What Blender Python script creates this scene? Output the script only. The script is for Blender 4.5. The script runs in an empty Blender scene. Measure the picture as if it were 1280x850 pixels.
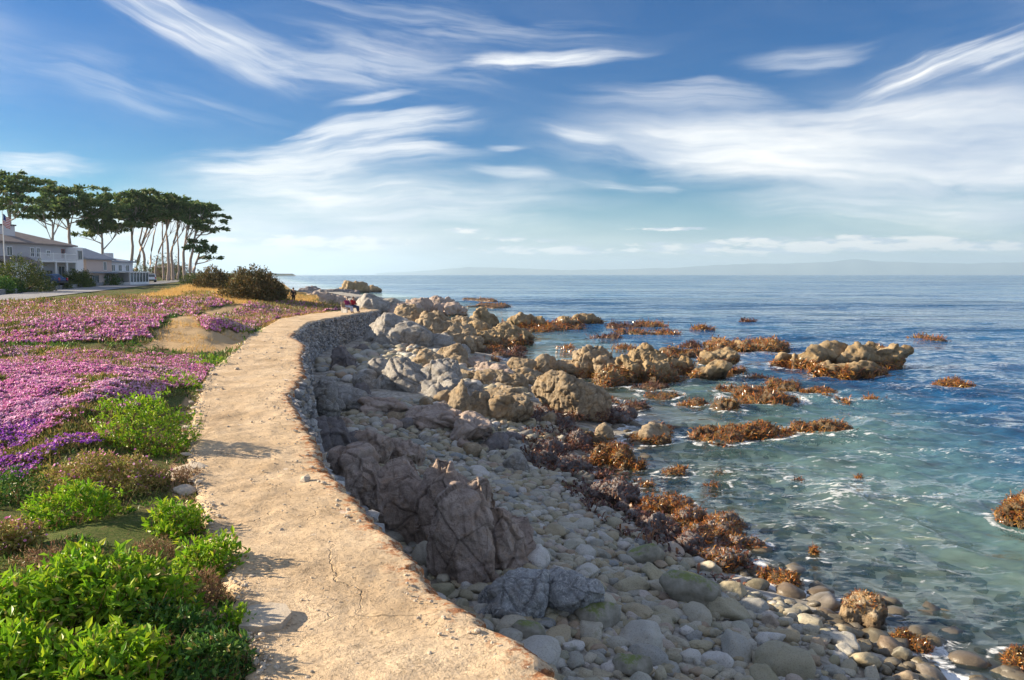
import bpy, math, random
import numpy as np
from mathutils import Vector, Matrix
random.seed(7); RNG = np.random.default_rng(11)
sc = bpy.context.scene; col = sc.collection
# ---------------- camera ----------------
E = 6.8                                   # eye height above the sea
FPX = 1000.0                              # focal length in px of a 1280 px wide frame
PITCH = math.atan(82.0/FPX)
cam_d = bpy.data.cameras.new('camera'); cam = bpy.data.objects.new('camera', cam_d); col.objects.link(cam)
cam_d.sensor_width = 36.0; cam_d.lens = 36.0*FPX/1280.0; cam_d.clip_end = 90000; cam_d.clip_start = 0.1
cam.location = (0, 0, E); cam.rotation_euler = (math.pi/2-PITCH, 0, 0); sc.camera = cam
# ---------------- light ----------------
SUN_EL, SUN_AZ = 21.5, -80.0              # azimuth from +Y, negative = towards -X
SUN_EN, SKY_K, EXPO = 3.4, 0.14, 1.86
sun_d = bpy.data.lights.new('sun', 'SUN'); sun = bpy.data.objects.new('sun', sun_d); col.objects.link(sun)
sun_d.energy = SUN_EN; sun_d.angle = math.radians(0.55); sun_d.color = (1.0, 0.83, 0.6)
_a, _e = math.radians(SUN_AZ), math.radians(SUN_EL)
SUND = Vector((math.sin(_a)*math.cos(_e), math.cos(_a)*math.cos(_e), math.sin(_e)))
sun.rotation_euler = SUND.to_track_quat('Z', 'Y').to_euler(); sun.location = (-40, 10, 60)
vs = sc.view_settings; vs.view_transform = 'Standard'; vs.look = 'None'; vs.exposure = EXPO; vs.gamma = 1.0; vs.use_curve_mapping = False
sc.render.engine = 'CYCLES'; sc.cycles.use_denoising = True
sc.cycles.max_bounces = 6; sc.cycles.transparent_max_bounces = 8; sc.cycles.volume_bounces = 0
try: sc.cycles.denoiser = 'OPENIMAGEDENOISE'
except Exception: pass

def ray(px, py):
    """direction with y = 1 through a pixel of the 1280x850 photograph"""
    u, v = (px-640)/FPX, (425-py)/FPX
    c, s = math.cos(PITCH), math.sin(PITCH)
    y, z = c+v*s, -s+v*c
    return u/y, z/y
def at(px, py, z):
    rx, rz = ray(px, py); d = (z-E)/rz
    return Vector((rx*d, d, z))
def atd(px, py, d):
    rx, rz = ray(px, py); return Vector((rx*d, d, E+rz*d))

# ---------------- node helpers ----------------
def nd(nt, typ, ins=None, **attrs):
    n = nt.nodes.new('ShaderNode'+typ)
    for k, v in attrs.items(): setattr(n, k, v)
    for k, v in (ins or {}).items():
        s = n.inputs[k]
        if isinstance(v, bpy.types.NodeSocket): nt.links.new(v, s)
        elif isinstance(v, bpy.types.Node): nt.links.new(v.outputs[0], s)
        else: s.default_value = v
    return n
def mth(nt, op, a, b=0.0, c=0.0, clamp=False):
    n = nd(nt, 'Math', {0: a, 1: b, 2: c}, operation=op); n.use_clamp = clamp; return n.outputs[0]
def mapr(nt, v, a, b, c=0.0, d=1.0, smooth=True):
    return nd(nt, 'MapRange', {'Value': v, 'From Min': a, 'From Max': b, 'To Min': c, 'To Max': d}, interpolation_type='SMOOTHSTEP' if smooth else 'LINEAR').outputs[0]
def mixc(nt, f, a, b, bt='MIX'):
    n = nt.nodes.new('ShaderNodeMix'); n.data_type = 'RGBA'; n.blend_type = bt
    for i, v in ((0, f), (6, a), (7, b)):
        s = n.inputs[i]
        if isinstance(v, bpy.types.NodeSocket): nt.links.new(v, s)
        else: s.default_value = v if (i == 0 or len(v) == 4) else (*v, 1)
    return n.outputs[2]
def ramp(nt, f, stops, interp='LINEAR'):
    n = nt.nodes.new('ShaderNodeValToRGB'); r = n.color_ramp; r.interpolation = interp
    while len(r.elements) < len(stops): r.elements.new(0.5)
    for e, (p, c) in zip(r.elements, stops): e.position = p; e.color = (*c, 1) if len(c) == 3 else c
    nt.links.new(f, n.inputs[0]); return n.outputs[0]
def noise(nt, vec, scale, detail=4, rough=0.55, dist=0.0):
    ins = {'Scale': scale, 'Detail': detail, 'Roughness': rough, 'Distortion': dist}
    if vec is not None: ins['Vector'] = vec
    return nd(nt, 'TexNoise', ins).outputs[0]

# ---------------- world: Nishita sky with cirrus ----------------
w = bpy.data.worlds.new('World'); sc.world = w; w.use_nodes = True; nt = w.node_tree; nt.nodes.clear()
sky = nd(nt, 'TexSky', sky_type='NISHITA'); sky.sun_disc = False
sky.sun_elevation = math.radians(SUN_EL); sky.sun_rotation = math.radians(SUN_AZ); sky.altitude = 10; sky.air_density = 1.0; sky.dust_density = 0.7; sky.ozone_density = 3.0
skyc = mixc(nt, 1.0, nd(nt, 'HueSaturation', {'Hue': 0.5, 'Saturation': 1.9, 'Value': 0.205, 'Color': sky}).outputs[0], (.22, .76, 1.0), 'MULTIPLY')
tc = nd(nt, 'TexCoord').outputs['Generated']
sep = nd(nt, 'SeparateXYZ', {0: tc})
az = mth(nt, 'ARCTAN2', sep.outputs[0], sep.outputs[1]); el = mth(nt, 'ARCSINE', sep.outputs[2])
ae = nd(nt, 'CombineXYZ', {0: az, 1: el}).outputs[0]
wn = nd(nt, 'TexNoise', {'Vector': ae, 'Scale': 5.0, 'Detail': 3.0}).outputs[1]
wv = nd(nt, 'VectorMath', {0: wn, 1: (0.5, 0.5, 0.5)}, operation='SUBTRACT').outputs[0]
wv = nd(nt, 'VectorMath', {0: wv, 1: (0.10, 0.045, 0)}, operation='MULTIPLY').outputs[0]
aw = nd(nt, 'VectorMath', {0: ae, 1: wv}, operation='ADD').outputs[0]
def dir_ae(px, py):
    rx, rz = ray(px, py); return math.atan2(rx, 1), math.atan2(rz, math.hypot(rx, 1))
def brush(px, py, L, W, ang, dens, sx=4.0, sy=34.0, lo=0.41, hi=0.63, det=8, edge=0.15, rough=0.6, fl=.45):
    a, e = dir_ae(px, py)
    v = nd(nt, 'VectorMath', {0: aw, 1: (a, e, 0)}, operation='SUBTRACT').outputs[0]
    v = nd(nt, 'VectorRotate', {'Vector': v, 'Angle': math.radians(ang)}, rotation_type='Z_AXIS').outputs[0]
    m = nd(nt, 'VectorMath', {0: v, 1: (1000/L, 1000/W, 0)}, operation='MULTIPLY').outputs[0]
    ln = nd(nt, 'VectorMath', {0: m}, operation='LENGTH').outputs['Value']
    mask = mapr(nt, ln, 1.0, edge, 0.0, 1.0)
    nv = nd(nt, 'VectorMath', {0: v, 1: (sx, sy, 0)}, operation='MULTIPLY').outputs[0]
    nv = nd(nt, 'VectorMath', {0: nv, 1: (px*.013, py*.017, 0.3)}, operation='ADD').outputs[0]
    n = noise(nt, nv, 1.0, det, rough, 0.35)
    n = mth(nt, 'ADD', n, mth(nt, 'MULTIPLY_ADD', mask, 0.22, -0.11))
    fv = nd(nt, 'VectorMath', {0: nv, 1: (1.7, 3.6, 1)}, operation='MULTIPLY').outputs[0]
    fib = mapr(nt, noise(nt, fv, 1.0, 5, .6, .3), .36, .62, fl, 1.0)
    return mth(nt, 'MULTIPLY', mth(nt, 'MULTIPLY', mth(nt, 'MULTIPLY', mapr(nt, n, lo, hi), mask), dens), fib)
BR = [((235,28,190,46,24,.85),{}), ((440,85,300,60,4,.5),{'sy':26}), ((670,76,170,18,-3,.95),{'sx':5}),
 ((300,70,160,40,18,.45),{}), ((455,166,200,30,-9,1.0),{}), ((370,205,240,48,-6,.85),{}), ((470,126,75,10,-10,.8),{}),
 ((35,196,110,24,3,1.0),{}), ((940,192,330,66,6,1.0),{'lo':.26,'hi':.56,'sy':24,'fl':.75}), ((1200,195,330,105,3,1.0),{'lo':.24,'hi':.58,'sy':20,'fl':.75}), ((1060,150,240,40,-4,.6),{'sy':30}), ((735,174,80,16,9,.9),{}),
 ((1180,78,150,26,-16,1.0),{'sy':40}), ((1255,72,90,20,-12,.9),{}), ((1010,76,120,26,-4,.5),{}), ((800,228,120,13,6,.9),{}), ((640,213,90,12,4,.6),{}),
 ((1150,262,300,30,2,.6),{}), ((850,120,200,30,4,.4),{}), ((430,262,440,80,-3,.95),{'lo':.25,'hi':.66,'sy':20,'fl':.65}), ((480,190,190,30,-7,.8),{'sy':40}), ((190,120,260,40,10,.3),{}), ((560,30,330,40,4,.35),{'sy':44}), ((330,300,430,60,0,.85),{'lo':.2,'hi':.6,'sy':14}), ((630,184,50,7,4,.6),{})]
CUM = [(410,303,190,15,.95), (320,300,80,9,.9), (1000,309,330,13,.95), (700,313,190,9,.9), (1130,303,150,12,1.0), (1200,309,130,9,.95), (940,303,90,10,.95), (580,288,34,6,.9), (830,286,70,4,.8), (640,300,120,6,.6), (1060,300,60,9,.95)]
dens = None; grey = None
for b in BR:
    d_ = brush(*b[0], **b[1])
    inv = mth(nt, 'SUBTRACT', 1.0, d_, clamp=True)
    dens = inv if dens is None else mth(nt, 'MULTIPLY', dens, inv)
# unseen cirrus around the frame, thickened to brighten shade; almost none in view
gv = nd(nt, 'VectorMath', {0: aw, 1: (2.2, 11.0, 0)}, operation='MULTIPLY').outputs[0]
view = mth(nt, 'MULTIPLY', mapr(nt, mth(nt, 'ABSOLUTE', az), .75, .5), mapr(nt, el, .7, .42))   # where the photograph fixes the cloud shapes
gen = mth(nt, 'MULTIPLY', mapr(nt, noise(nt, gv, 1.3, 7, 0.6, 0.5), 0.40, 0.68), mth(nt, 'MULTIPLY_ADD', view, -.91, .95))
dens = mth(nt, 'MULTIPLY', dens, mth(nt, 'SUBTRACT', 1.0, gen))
# pale band of far air and thin cloud over the horizon
hz = mth(nt, 'MULTIPLY', mapr(nt, el, 0.11, -0.005), 0.72)
dens = mth(nt, 'MULTIPLY', dens, mth(nt, 'SUBTRACT', 1.0, hz))
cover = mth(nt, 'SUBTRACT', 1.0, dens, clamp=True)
shv = nd(nt, 'VectorMath', {0: aw, 1: (3.0, 16.0, 0)}, operation='MULTIPLY').outputs[0]
shn = noise(nt, shv, 1.6, 5, 0.55)
CW = 1.0
cl_c = ramp(nt, shn, [(0.3, (1.3, 1.46, 1.72)), (0.5, (1.85, 1.93, 2.02)), (0.68, (2.5, 2.44, 2.35))])
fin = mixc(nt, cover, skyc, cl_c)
# low cumulus banks: small lit puffs with grey undersides
cm = None
for (px, py, L, W, dn) in CUM:
    ca_, ce_ = dir_ae(px, py); q = nd(nt, 'VectorMath', {0: nd(nt, 'VectorMath', {0: ae, 1: (ca_, ce_, 0)}, operation='SUBTRACT').outputs[0], 1: (1000/L, 1000/W, 0)}, operation='MULTIPLY').outputs[0]
    q = mth(nt, 'MULTIPLY', mapr(nt, nd(nt, 'VectorMath', {0: q}, operation='LENGTH').outputs['Value'], 1.0, .25), dn); cm = q if cm is None else mth(nt, 'MAXIMUM', cm, q)
def puff(off, sx, sy, lo, hi, det):
    v = nd(nt, 'VectorMath', {0: nd(nt, 'VectorMath', {0: ae, 1: (0, off, 0)}, operation='ADD').outputs[0], 1: (sx, sy, 0)}, operation='MULTIPLY').outputs[0]
    n = mth(nt, 'MULTIPLY_ADD', cm, .24, mth(nt, 'SUBTRACT', noise(nt, v, 1.0, det, .62, .2), .12)); return mth(nt, 'MULTIPLY', mapr(nt, n, lo, hi), mapr(nt, cm, 0, .25))
fin = mixc(nt, mth(nt, 'MULTIPLY', puff(.0045, 20, 95, .47, .62, 7), .8), fin, (1.3, 1.46, 1.7)); fin = mixc(nt, mth(nt, 'MULTIPLY', puff(0.0, 24, 110, .50, .64, 9), .85), fin, (2.35, 2.25, 2.1))
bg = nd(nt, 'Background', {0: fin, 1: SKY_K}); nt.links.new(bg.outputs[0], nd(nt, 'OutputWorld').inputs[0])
w.cycles.sampling_method = 'MANUAL'; w.cycles.sample_map_resolution = 512

# ---------------- tags and mesh helpers ----------------
def tag(o, label=None, cat=None, group=None, kind=None):
    for k, v in (('label', label), ('category', cat), ('group', group), ('kind', kind)):
        if v: o[k] = v
    return o
def link(name, data, parent=None, mat=None):
    o = bpy.data.objects.new(name, data); col.objects.link(o)
    if parent is not None: o.parent = parent
    if mat is not None and data is not None: data.materials.append(mat)
    return o
def empty(name, loc=(0, 0, 0), rz=0.0):
    o = bpy.data.objects.new(name, None); col.objects.link(o); o.location = loc; o.rotation_euler = (0, 0, rz); o.empty_display_size = .2; return o
def copy_tree(o, parent=None):
    kids = list(o.children); c = o.copy(); col.objects.link(c)
    if parent is not None: c.parent = parent
    for k in kids: copy_tree(k, c)
    return c
def np_mesh(name, V, F, smooth=True, attrs=None):
    me = bpy.data.meshes.new(name); V = np.asarray(V, dtype=np.float32); F = np.asarray(F, dtype=np.int32); n, k = F.shape
    me.vertices.add(len(V)); me.vertices.foreach_set('co', V.ravel())
    me.loops.add(n*k); me.loops.foreach_set('vertex_index', F.ravel())
    me.polygons.add(n); me.polygons.foreach_set('loop_start', np.arange(0, n*k, k, dtype=np.int32))
    me.polygons.foreach_set('use_smooth', np.full(n, smooth, dtype=bool))
    for an, av in (attrs or {}).items():
        at_ = me.attributes.new(an, 'FLOAT', 'POINT'); at_.data.foreach_set('value', np.asarray(av, dtype=np.float32))
    me.update(calc_edges=True); return me
def grid_faces(nr, nc):
    i = np.arange(nr*nc).reshape(nr, nc)
    return np.stack([i[:-1, :-1], i[:-1, 1:], i[1:, 1:], i[1:, :-1]], -1).reshape(-1, 4)
class MB:
    def __init__(s): s.v = []; s.f = []
    def add(s, vs, fs):
        o = len(s.v); s.v += [tuple(v) for v in vs]; s.f += [tuple(i+o for i in f) for f in fs]; return s
    def box(s, c, d, rz=0.0, m=None):
        vs = []
        for z in (-.5, .5):
            for x, y in ((-.5, -.5), (.5, -.5), (.5, .5), (-.5, .5)):
                X, Y = x*d[0], y*d[1]; cz, sz = math.cos(rz), math.sin(rz)
                v = Vector((c[0]+X*cz-Y*sz, c[1]+X*sz+Y*cz, c[2]+z*d[2])); vs.append(m @ v if m else v)
        return s.add(vs, [(3, 2, 1, 0), (4, 5, 6, 7), (0, 1, 5, 4), (1, 2, 6, 5), (2, 3, 7, 6), (3, 0, 4, 7)])
    def tube(s, pts, rad, n=6, cap=True):
        pts = [Vector(p) for p in pts]; rings = []
        for i, p in enumerate(pts):
            t = (pts[min(i+1, len(pts)-1)]-pts[max(i-1, 0)]).normalized()
            a = t.orthogonal().normalized() if abs(t.z) > .95 else t.cross(Vector((0, 0, 1))).normalized(); b = t.cross(a)
            r = rad[i] if hasattr(rad, '__len__') else rad
            rings.append([p+(a*math.cos(2*math.pi*k/n)+b*math.sin(2*math.pi*k/n))*r for k in range(n)])
        vs = [v for r in rings for v in r]; fs = []
        for i in range(len(rings)-1):
            for k in range(n): fs.append((i*n+k, i*n+(k+1) % n, (i+1)*n+(k+1) % n, (i+1)*n+k))
        if cap: fs += [tuple(range(n-1, -1, -1)), tuple((len(rings)-1)*n+k for k in range(n))]
        return s.add(vs, fs)
    def prism(s, poly, y0, y1, axis='y'):
        n = len(poly)
        f = (lambda p, t: (p[0], t, p[1])) if axis == 'y' else ((lambda p, t: (t, p[0], p[1])) if axis == 'x' else (lambda p, t: (p[0], p[1], t)))
        vs = [f(p, y0) for p in poly]+[f(p, y1) for p in poly]
        return s.add(vs, [tuple(range(n)), tuple(range(2*n-1, n-1, -1))]+[(k, k+n, (k+1) % n+n, (k+1) % n) for k in range(n)])
    def build(s, name, mat, parent=None, smooth=False, fix=True):
        me = bpy.data.meshes.new(name); me.from_pydata(s.v, [], s.f)
        if fix:
            import bmesh
            bm = bmesh.new(); bm.from_mesh(me); bmesh.ops.recalc_face_normals(bm, faces=bm.faces); bm.to_mesh(me); bm.free()
        if smooth: me.polygons.foreach_set('use_smooth', np.ones(len(me.polygons), dtype=bool))
        me.update(); return link(name, me, parent, mat)

# ---------------- numpy noise ----------------
_perm = np.random.default_rng(3).permutation(256); _perm = np.concatenate([_perm, _perm]).astype(np.int32)
_g = np.random.default_rng(5).normal(size=(256, 3)); _g /= np.linalg.norm(_g, axis=1)[:, None]; _g = _g.astype(np.float32)
_jit = np.random.default_rng(9).random((256, 3)).astype(np.float32)
def perlin(p):
    p = np.asarray(p, dtype=np.float32); i = np.floor(p).astype(np.int32); f = p-i; i &= 255
    u = f*f*f*(f*(f*6-15)+10); out = 0
    for dx in (0, 1):
        wx = u[:, 0] if dx else 1-u[:, 0]; hx = _perm[(i[:, 0]+dx) & 255]
        for dy in (0, 1):
            wy = wx*(u[:, 1] if dy else 1-u[:, 1]); hy = _perm[hx+((i[:, 1]+dy) & 255)]
            for dz in (0, 1):
                h = _perm[hy+((i[:, 2]+dz) & 255)]; g = _g[h]
                out = out+wy*(u[:, 2] if dz else 1-u[:, 2])*(g[:, 0]*(f[:, 0]-dx)+g[:, 1]*(f[:, 1]-dy)+g[:, 2]*(f[:, 2]-dz))
    return out*1.5
def fbm(p, o=4, seed=0.0, gain=0.5):
    p = np.asarray(p, dtype=np.float32)+np.float32(seed*7.31); a = 1.0; r = 0
    for _ in range(o): r = r+a*perlin(p); p = p*2.03+1.7; a *= gain
    return r
def ridged(p, o=4, seed=0.0):
    p = np.asarray(p, dtype=np.float32)+np.float32(seed*5.17); a = 1.0; r = 0
    for _ in range(o): r = r+a*(1-2*np.abs(perlin(p))); p = p*2.1+3.1; a *= .5
    return r
def voro(p, seed=0.0):
    p = np.asarray(p, dtype=np.float32)+np.float32(seed*3.7); i = np.floor(p).astype(np.int32); f = p-i
    F1 = np.full(len(p), 9., np.float32); F2 = F1.copy(); ID = np.zeros(len(p), np.int32)
    for dx in (-1, 0, 1):
        for dy in (-1, 0, 1):
            for dz in (-1, 0, 1):
                h = _perm[_perm[_perm[(i[:, 0]+dx) & 255]+((i[:, 1]+dy) & 255)]+((i[:, 2]+dz) & 255)]
                q = _jit[h]+np.array((dx, dy, dz), np.float32)-f; d = np.sqrt((q*q).sum(1))
                ID = np.where(d < F1, h, ID); F2 = np.minimum(F2, np.maximum(F1, d)); F1 = np.minimum(F1, d)
    return F1, F2, _jit[ID, 1]
def n2(x, y, s, o=4, seed=0.0):
    x = np.asarray(x, float); sh = x.shape
    return fbm(np.stack([x.ravel()*s, np.asarray(y, float).ravel()*s, np.full(x.size, .37+seed)], 1), o, seed).reshape(sh)
def sstep(a, b, x): t = np.clip((x-a)/(b-a), 0, 1); return t*t*(3-2*t)
_ico = {}
def ico(sub):
    if sub not in _ico:
        import bmesh
        bm = bmesh.new(); bmesh.ops.create_icosphere(bm, subdivisions=sub, radius=1.0)
        V = np.array([v.co[:] for v in bm.verts], np.float32); V /= np.linalg.norm(V, axis=1)[:, None]
        F = np.array([[v.index for v in f.verts] for f in bm.faces], np.int32); bm.free(); _ico[sub] = (V, F)
    return _ico[sub]

# ---------------- lie of the land ----------------
def zp(y): return 4.4-.0135*(np.clip(y, -20, 76)-5)
def pathpt(px, py):
    rx, rz = ray(px, py); d = (4.4+.0675-E)/(rz+.0135); return (d, rx*d)
PR = [(-30, 17.5), (-10, 8.3)]+[pathpt(*p) for p in [(712,850),(655,808),(600,770),(556,735),(518,700),(480,660),(452,628),(426,600),(408,581),(396,553),(381,526),(370,508),(361,492),(373,481),(381,469),(377,445),(382,431),(364,420),(378,408),(386,402),(420,396),(475,387)]]
PR += [(79, -14.5), (84, -17), (95, -22.5), (130, -31), (190, -52), (300, -85), (800, -240), (3000, -900)]
PLt = [(-30, 15.0), (-10, 5.6)]+[pathpt(*p) for p in [(320,850),(290,740),(255,650),(240,600),(235,545),(245,500),(260,465),(300,435),(310,420),(350,398),(390,392),(430,388),(462,385.8)]]
PLt += [(82, -17.1), (90, -21), (95, -23), (130, -31.5), (190, -52.5), (300, -85.5), (800, -240.5), (3000, -900.5)]
PR = sorted(PR); PLt = sorted(PLt)
def eR(y): return np.interp(y, [p[0] for p in PR], [p[1] for p in PR])
def eL(y): return np.interp(y, [p[0] for p in PLt], [p[1] for p in PLt])
def wall_edge(y):                                   # smooth top line of the sea wall, without the bites out of the path
    ys = np.asarray(y, float); k = [-6, -4, -2, -1, 0, 1, 2, 4, 6]; r = 0
    return np.maximum(sum(eR(ys+.22*q*(1+np.clip(ys, 0, 60)/30)) for q in k)/9, eR(ys))
ROAD_A, ROAD_B = at(0, 378, 4.6), atd(232, 352, 182)
_rd = (Vector((ROAD_B.x, ROAD_B.y, 0))-Vector((ROAD_A.x, ROAD_A.y, 0))).normalized()
def road_s(x, y):                                   # signed distance left of the road's near edge
    return -((x-ROAD_A.x)*_rd.y-(y-ROAD_A.y)*_rd.x)
ROADW = 6.0
MOUNDS = [(-8.6, 15.0, 5.0, 4.2, .5), (-17, 35, 6.5, 8.0, .75), (-15.6, 46, 2.4, 12, .2), (-3.0, 6.2, 1.6, 1.8, .12), (-23, 64, 5.0, 6.0, .7), (-12.5, 20.0, 4, 2.5, .25), (-5.6,10.6,.9,.8,.22), (-3.6,8.3,.9,.9,.16)]
def B(x, y, fine=True):
    x = np.asarray(x, float); y = np.asarray(y, float); t = eL(y)-x
    rz = 4.6+.0060*np.clip(y-63, -20, 120)+.0015*np.clip(y-183, 0, 4000)
    z = zp(y)-.07+(rz-zp(y)+.07)*sstep(0, 15, t)
    m = 0
    for (cx, cy, rx, ry, h) in MOUNDS:
        q = ((x-cx)/rx)**2+((y-cy)/ry)**2; m = m+h*np.exp(-q**1.6*1.1)
    m = m*sstep(.1, 1.8, t)
    rs = road_s(x, y); on = sstep(-2.5, 0, rs)*(1-sstep(ROADW, ROADW+2, rs))
    m = m+(.07*n2(x, y, .9, 4, 1)+.10*n2(x, y, .28, 3, 2))*sstep(.1, 1.2, t)
    z = z+m*(1-on)+sstep(ROADW+.5, ROADW+16, rs)*1.9
    return z
SH = [(-30, 16), (5, 9.5)]+[(at(*p, 0).y, at(*p, 0).x) for p in [(1165,850),(1050,775),(940,735),(850,690),(770,640),(712,590),(745,562),(775,527),(735,500),(650,462),(600,440),(560,420),(520,398)]]
SH += [(175, -19), (220, -36), (300, -66), (500, -130), (1500, -440), (4000, -1200)]; SH = sorted(SH)
def shx(y): return np.interp(y, [p[0] for p in SH], [p[1] for p in SH])
def Hb(x, y):
    x = np.asarray(x, float); y = np.asarray(y, float); d = (sum(shx(y+q) for q in (-2, -1, 0, 1, 2))/5)-x
    z = np.where(d > 0, np.minimum(d*.2, 1.35+.02*d), np.maximum(d*.06-.0042*d*d, -3.0-.002*np.abs(d)))
    return z+.06*n2(x, y, .7, 3, 4)+.05*n2(x, y, .25, 2, 5)
def hit(px, py, fn, d0=3.0, d1=900.):
    rx, rz = ray(px, py); d = np.geomspace(d0, d1, 4000); k = np.nonzero(E+rz*d < fn(rx*d, d))[0]
    q = d[k[0]] if len(k) else d1
    return Vector((rx*q, q, float(fn(np.array([rx*q]), np.array([q]))[0])))
def hitB(px, py): return hit(px, py, B)
def hitH(px, py): return hit(px, py, Hb)

def beyond_road(px, extra=1.5, lim=400.):
    """distance at which the line of sight through column px has crossed the road"""
    rx, rz = ray(px, 343); d = np.linspace(40, lim, 3000); bend = .00035*np.maximum(0, (rx*d-ROAD_A.x)*_rd.x+(d-ROAD_A.y)*_rd.y-90)**2
    k = np.nonzero(road_s(rx*d, d)+bend > ROADW+extra)[0]; return float(d[k[0]]) if len(k) else lim

# ---------------- materials ----------------
MATS = {}
def mat(name, rough=0.85, spec=0.3):
    m = bpy.data.materials.new(name); m.use_nodes = True; nt = m.node_tree; b = nt.nodes['Principled BSDF']
    b.inputs['Roughness'].default_value = rough; b.inputs['Specular IOR Level'].default_value = spec; MATS[name] = m
    return m, nt, b
def bump(nt, b, h, strength=0.5, dist=0.02):
    n = nd(nt, 'Bump', {'Height': h, 'Strength': strength, 'Distance': dist}); nt.links.new(n.outputs[0], b.inputs['Normal']); return n
def setc(nt, b, c):
    if isinstance(c, bpy.types.NodeSocket): nt.links.new(c, b.inputs['Base Color'])
    else: b.inputs['Base Color'].default_value = (*c, 1)
def pos(nt): return nd(nt, 'NewGeometry').outputs['Position']
def island(nt): return nd(nt, 'NewGeometry').outputs['Random Per Island']
def attr(nt, name): return nd(nt, 'Attribute', attribute_name=name).outputs['Fac']
def plain(name, c, rough=0.7, spec=0.3, var=0.12, scale=3.0, metal=0.0):
    m, nt, b = mat(name, rough, spec); b.inputs['Metallic'].default_value = metal
    n = noise(nt, nd(nt, 'TexCoord').outputs['Object'], scale, 5, 0.6)
    setc(nt, b, mixc(nt, n, tuple(x*(1-var) for x in c), tuple(min(1, x*(1+var)) for x in c))); return m
def leafy(name, stops, rough=0.55, spec=0.35, trans=0.25):
    """foliage: colour drawn for every leaf, some light let through"""
    m, nt, b = mat(name, rough, spec); r = island(nt)
    c = ramp(nt, r, stops); setc(nt, b, c)
    if trans:
        t = nd(nt, 'BsdfTranslucent', {0: c}); mx = nd(nt, 'MixShader', {0: trans, 1: b.outputs[0], 2: t.outputs[0]})
        nt.links.new(mx.outputs[0], nt.nodes['Material Output'].inputs[0])
    return m
# path: worn sandy concrete
m, nt, b = mat('worn_concrete', .92, .15); P = pos(nt)
big = noise(nt, P, .9, 5, .6); fine = noise(nt, P, 38, 6, .75); med = noise(nt, P, 7, 5, .65)
c = ramp(nt, big, [(.3, (.50, .37, .235)), (.5, (.61, .465, .31)), (.7, (.69, .545, .38))])
c = mixc(nt, mapr(nt, fine, .30, .5, .55, 0), c, (.30, .20, .12)); c = mixc(nt, mapr(nt, med, .58, .72, 0, .45), c, (.70, .55, .38))
wr = noise(nt, nd(nt, 'VectorMath', {0: P, 1: (1, .45, 1)}, operation='MULTIPLY').outputs[0], .55, 6, .7, .8); c = mixc(nt, mapr(nt, wr, .50, .66, 0, .55), c, (.40, .285, .175)); gp = mth(nt, 'MULTIPLY', mapr(nt, noise(nt, P, 1.6, 4, .6), .52, .62), mapr(nt, noise(nt, P, 60, 3, .6), .5, .62)); c = mixc(nt, mth(nt, 'MULTIPLY', gp, .6), c, (.26, .19, .13))
pz = noise(nt, P, 2.6, 2, .4); c = mixc(nt, mapr(nt, pz, .70, .74, 0, .75), c, (.72, .62, .52))
ed = attr(nt, 'edge'); ln = noise(nt, P, 9, 6, .75)
lich = mth(nt, 'MULTIPLY', mapr(nt, ed, .05, .42, 1, 0), mapr(nt, mth(nt, 'ADD', ln, mth(nt, 'MULTIPLY', mapr(nt, ed, .02, .3, 1, 0), .07)), .52, .60))
c = mixc(nt, mth(nt, 'MULTIPLY', lich, .9), c, ramp(nt, noise(nt, P, 30, 3), [(.35, (.24, .065, .022)), (.65, (.46, .17, .05))]))
setc(nt, b, c)
ck = nd(nt, 'TexVoronoi', {'Vector': nd(nt, 'VectorMath', {0: P, 1: nd(nt, 'VectorMath', {0: nd(nt, 'TexNoise', {'Vector': P, 'Scale': 2.0, 'Detail': 5.0}).outputs[1], 'Scale': .7}, operation='SCALE').outputs[0]}, operation='ADD').outputs[0], 'Scale': .55}, feature='DISTANCE_TO_EDGE').outputs['Distance']
ckm = mth(nt, 'MULTIPLY', mapr(nt, ck, .0, .007, 1, 0), mapr(nt, noise(nt, P, .8, 3), .48, .58)); c = mixc(nt, mth(nt, 'MULTIPLY', ckm, .5), c, (.20, .14, .085)); setc(nt, b, c)
gr = noise(nt, P, 90, 3, .7); pit = mapr(nt, noise(nt, P, 24, 5, .7), .28, .46)
h = mth(nt, 'ADD', mth(nt, 'MULTIPLY', pit, .9), mth(nt, 'ADD', mth(nt, 'MULTIPLY', med, 1.6), mth(nt, 'MULTIPLY_ADD', gr, .5, mth(nt, 'MULTIPLY', ckm, -1.5))))
bump(nt, b, h, .85, .022)
# bluff soil with sand, dry grass and road shoulders told apart by vertex masks
m, nt, b = mat('bluff_soil', .95, .1); P = pos(nt)
n1 = noise(nt, P, 2.2, 6, .65); n3 = noise(nt, P, 22, 5, .7)
soil = ramp(nt, n1, [(.3, (.10, .065, .04)), (.55, (.17, .115, .07)), (.75, (.22, .16, .09))])
green = ramp(nt, n3, [(.3, (.045, .07, .02)), (.5, (.10, .135, .035)), (.7, (.19, .15, .07))])
dry = ramp(nt, n3, [(.3, (.38, .22, .07)), (.5, (.52, .33, .11)), (.7, (.62, .45, .20))])
sand = ramp(nt, n3, [(.3, (.43, .29, .16)), (.5, (.55, .39, .22)), (.72, (.62, .47, .30))])
c = mixc(nt, attr(nt, 'green'), soil, green); c = mixc(nt, attr(nt, 'dry'), c, dry); c = mixc(nt, attr(nt, 'sand'), c, sand); setc(nt, b, c)
bump(nt, b, mth(nt, 'ADD', n3, noise(nt, P, 70, 3, .7)), .7, .04)
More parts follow.
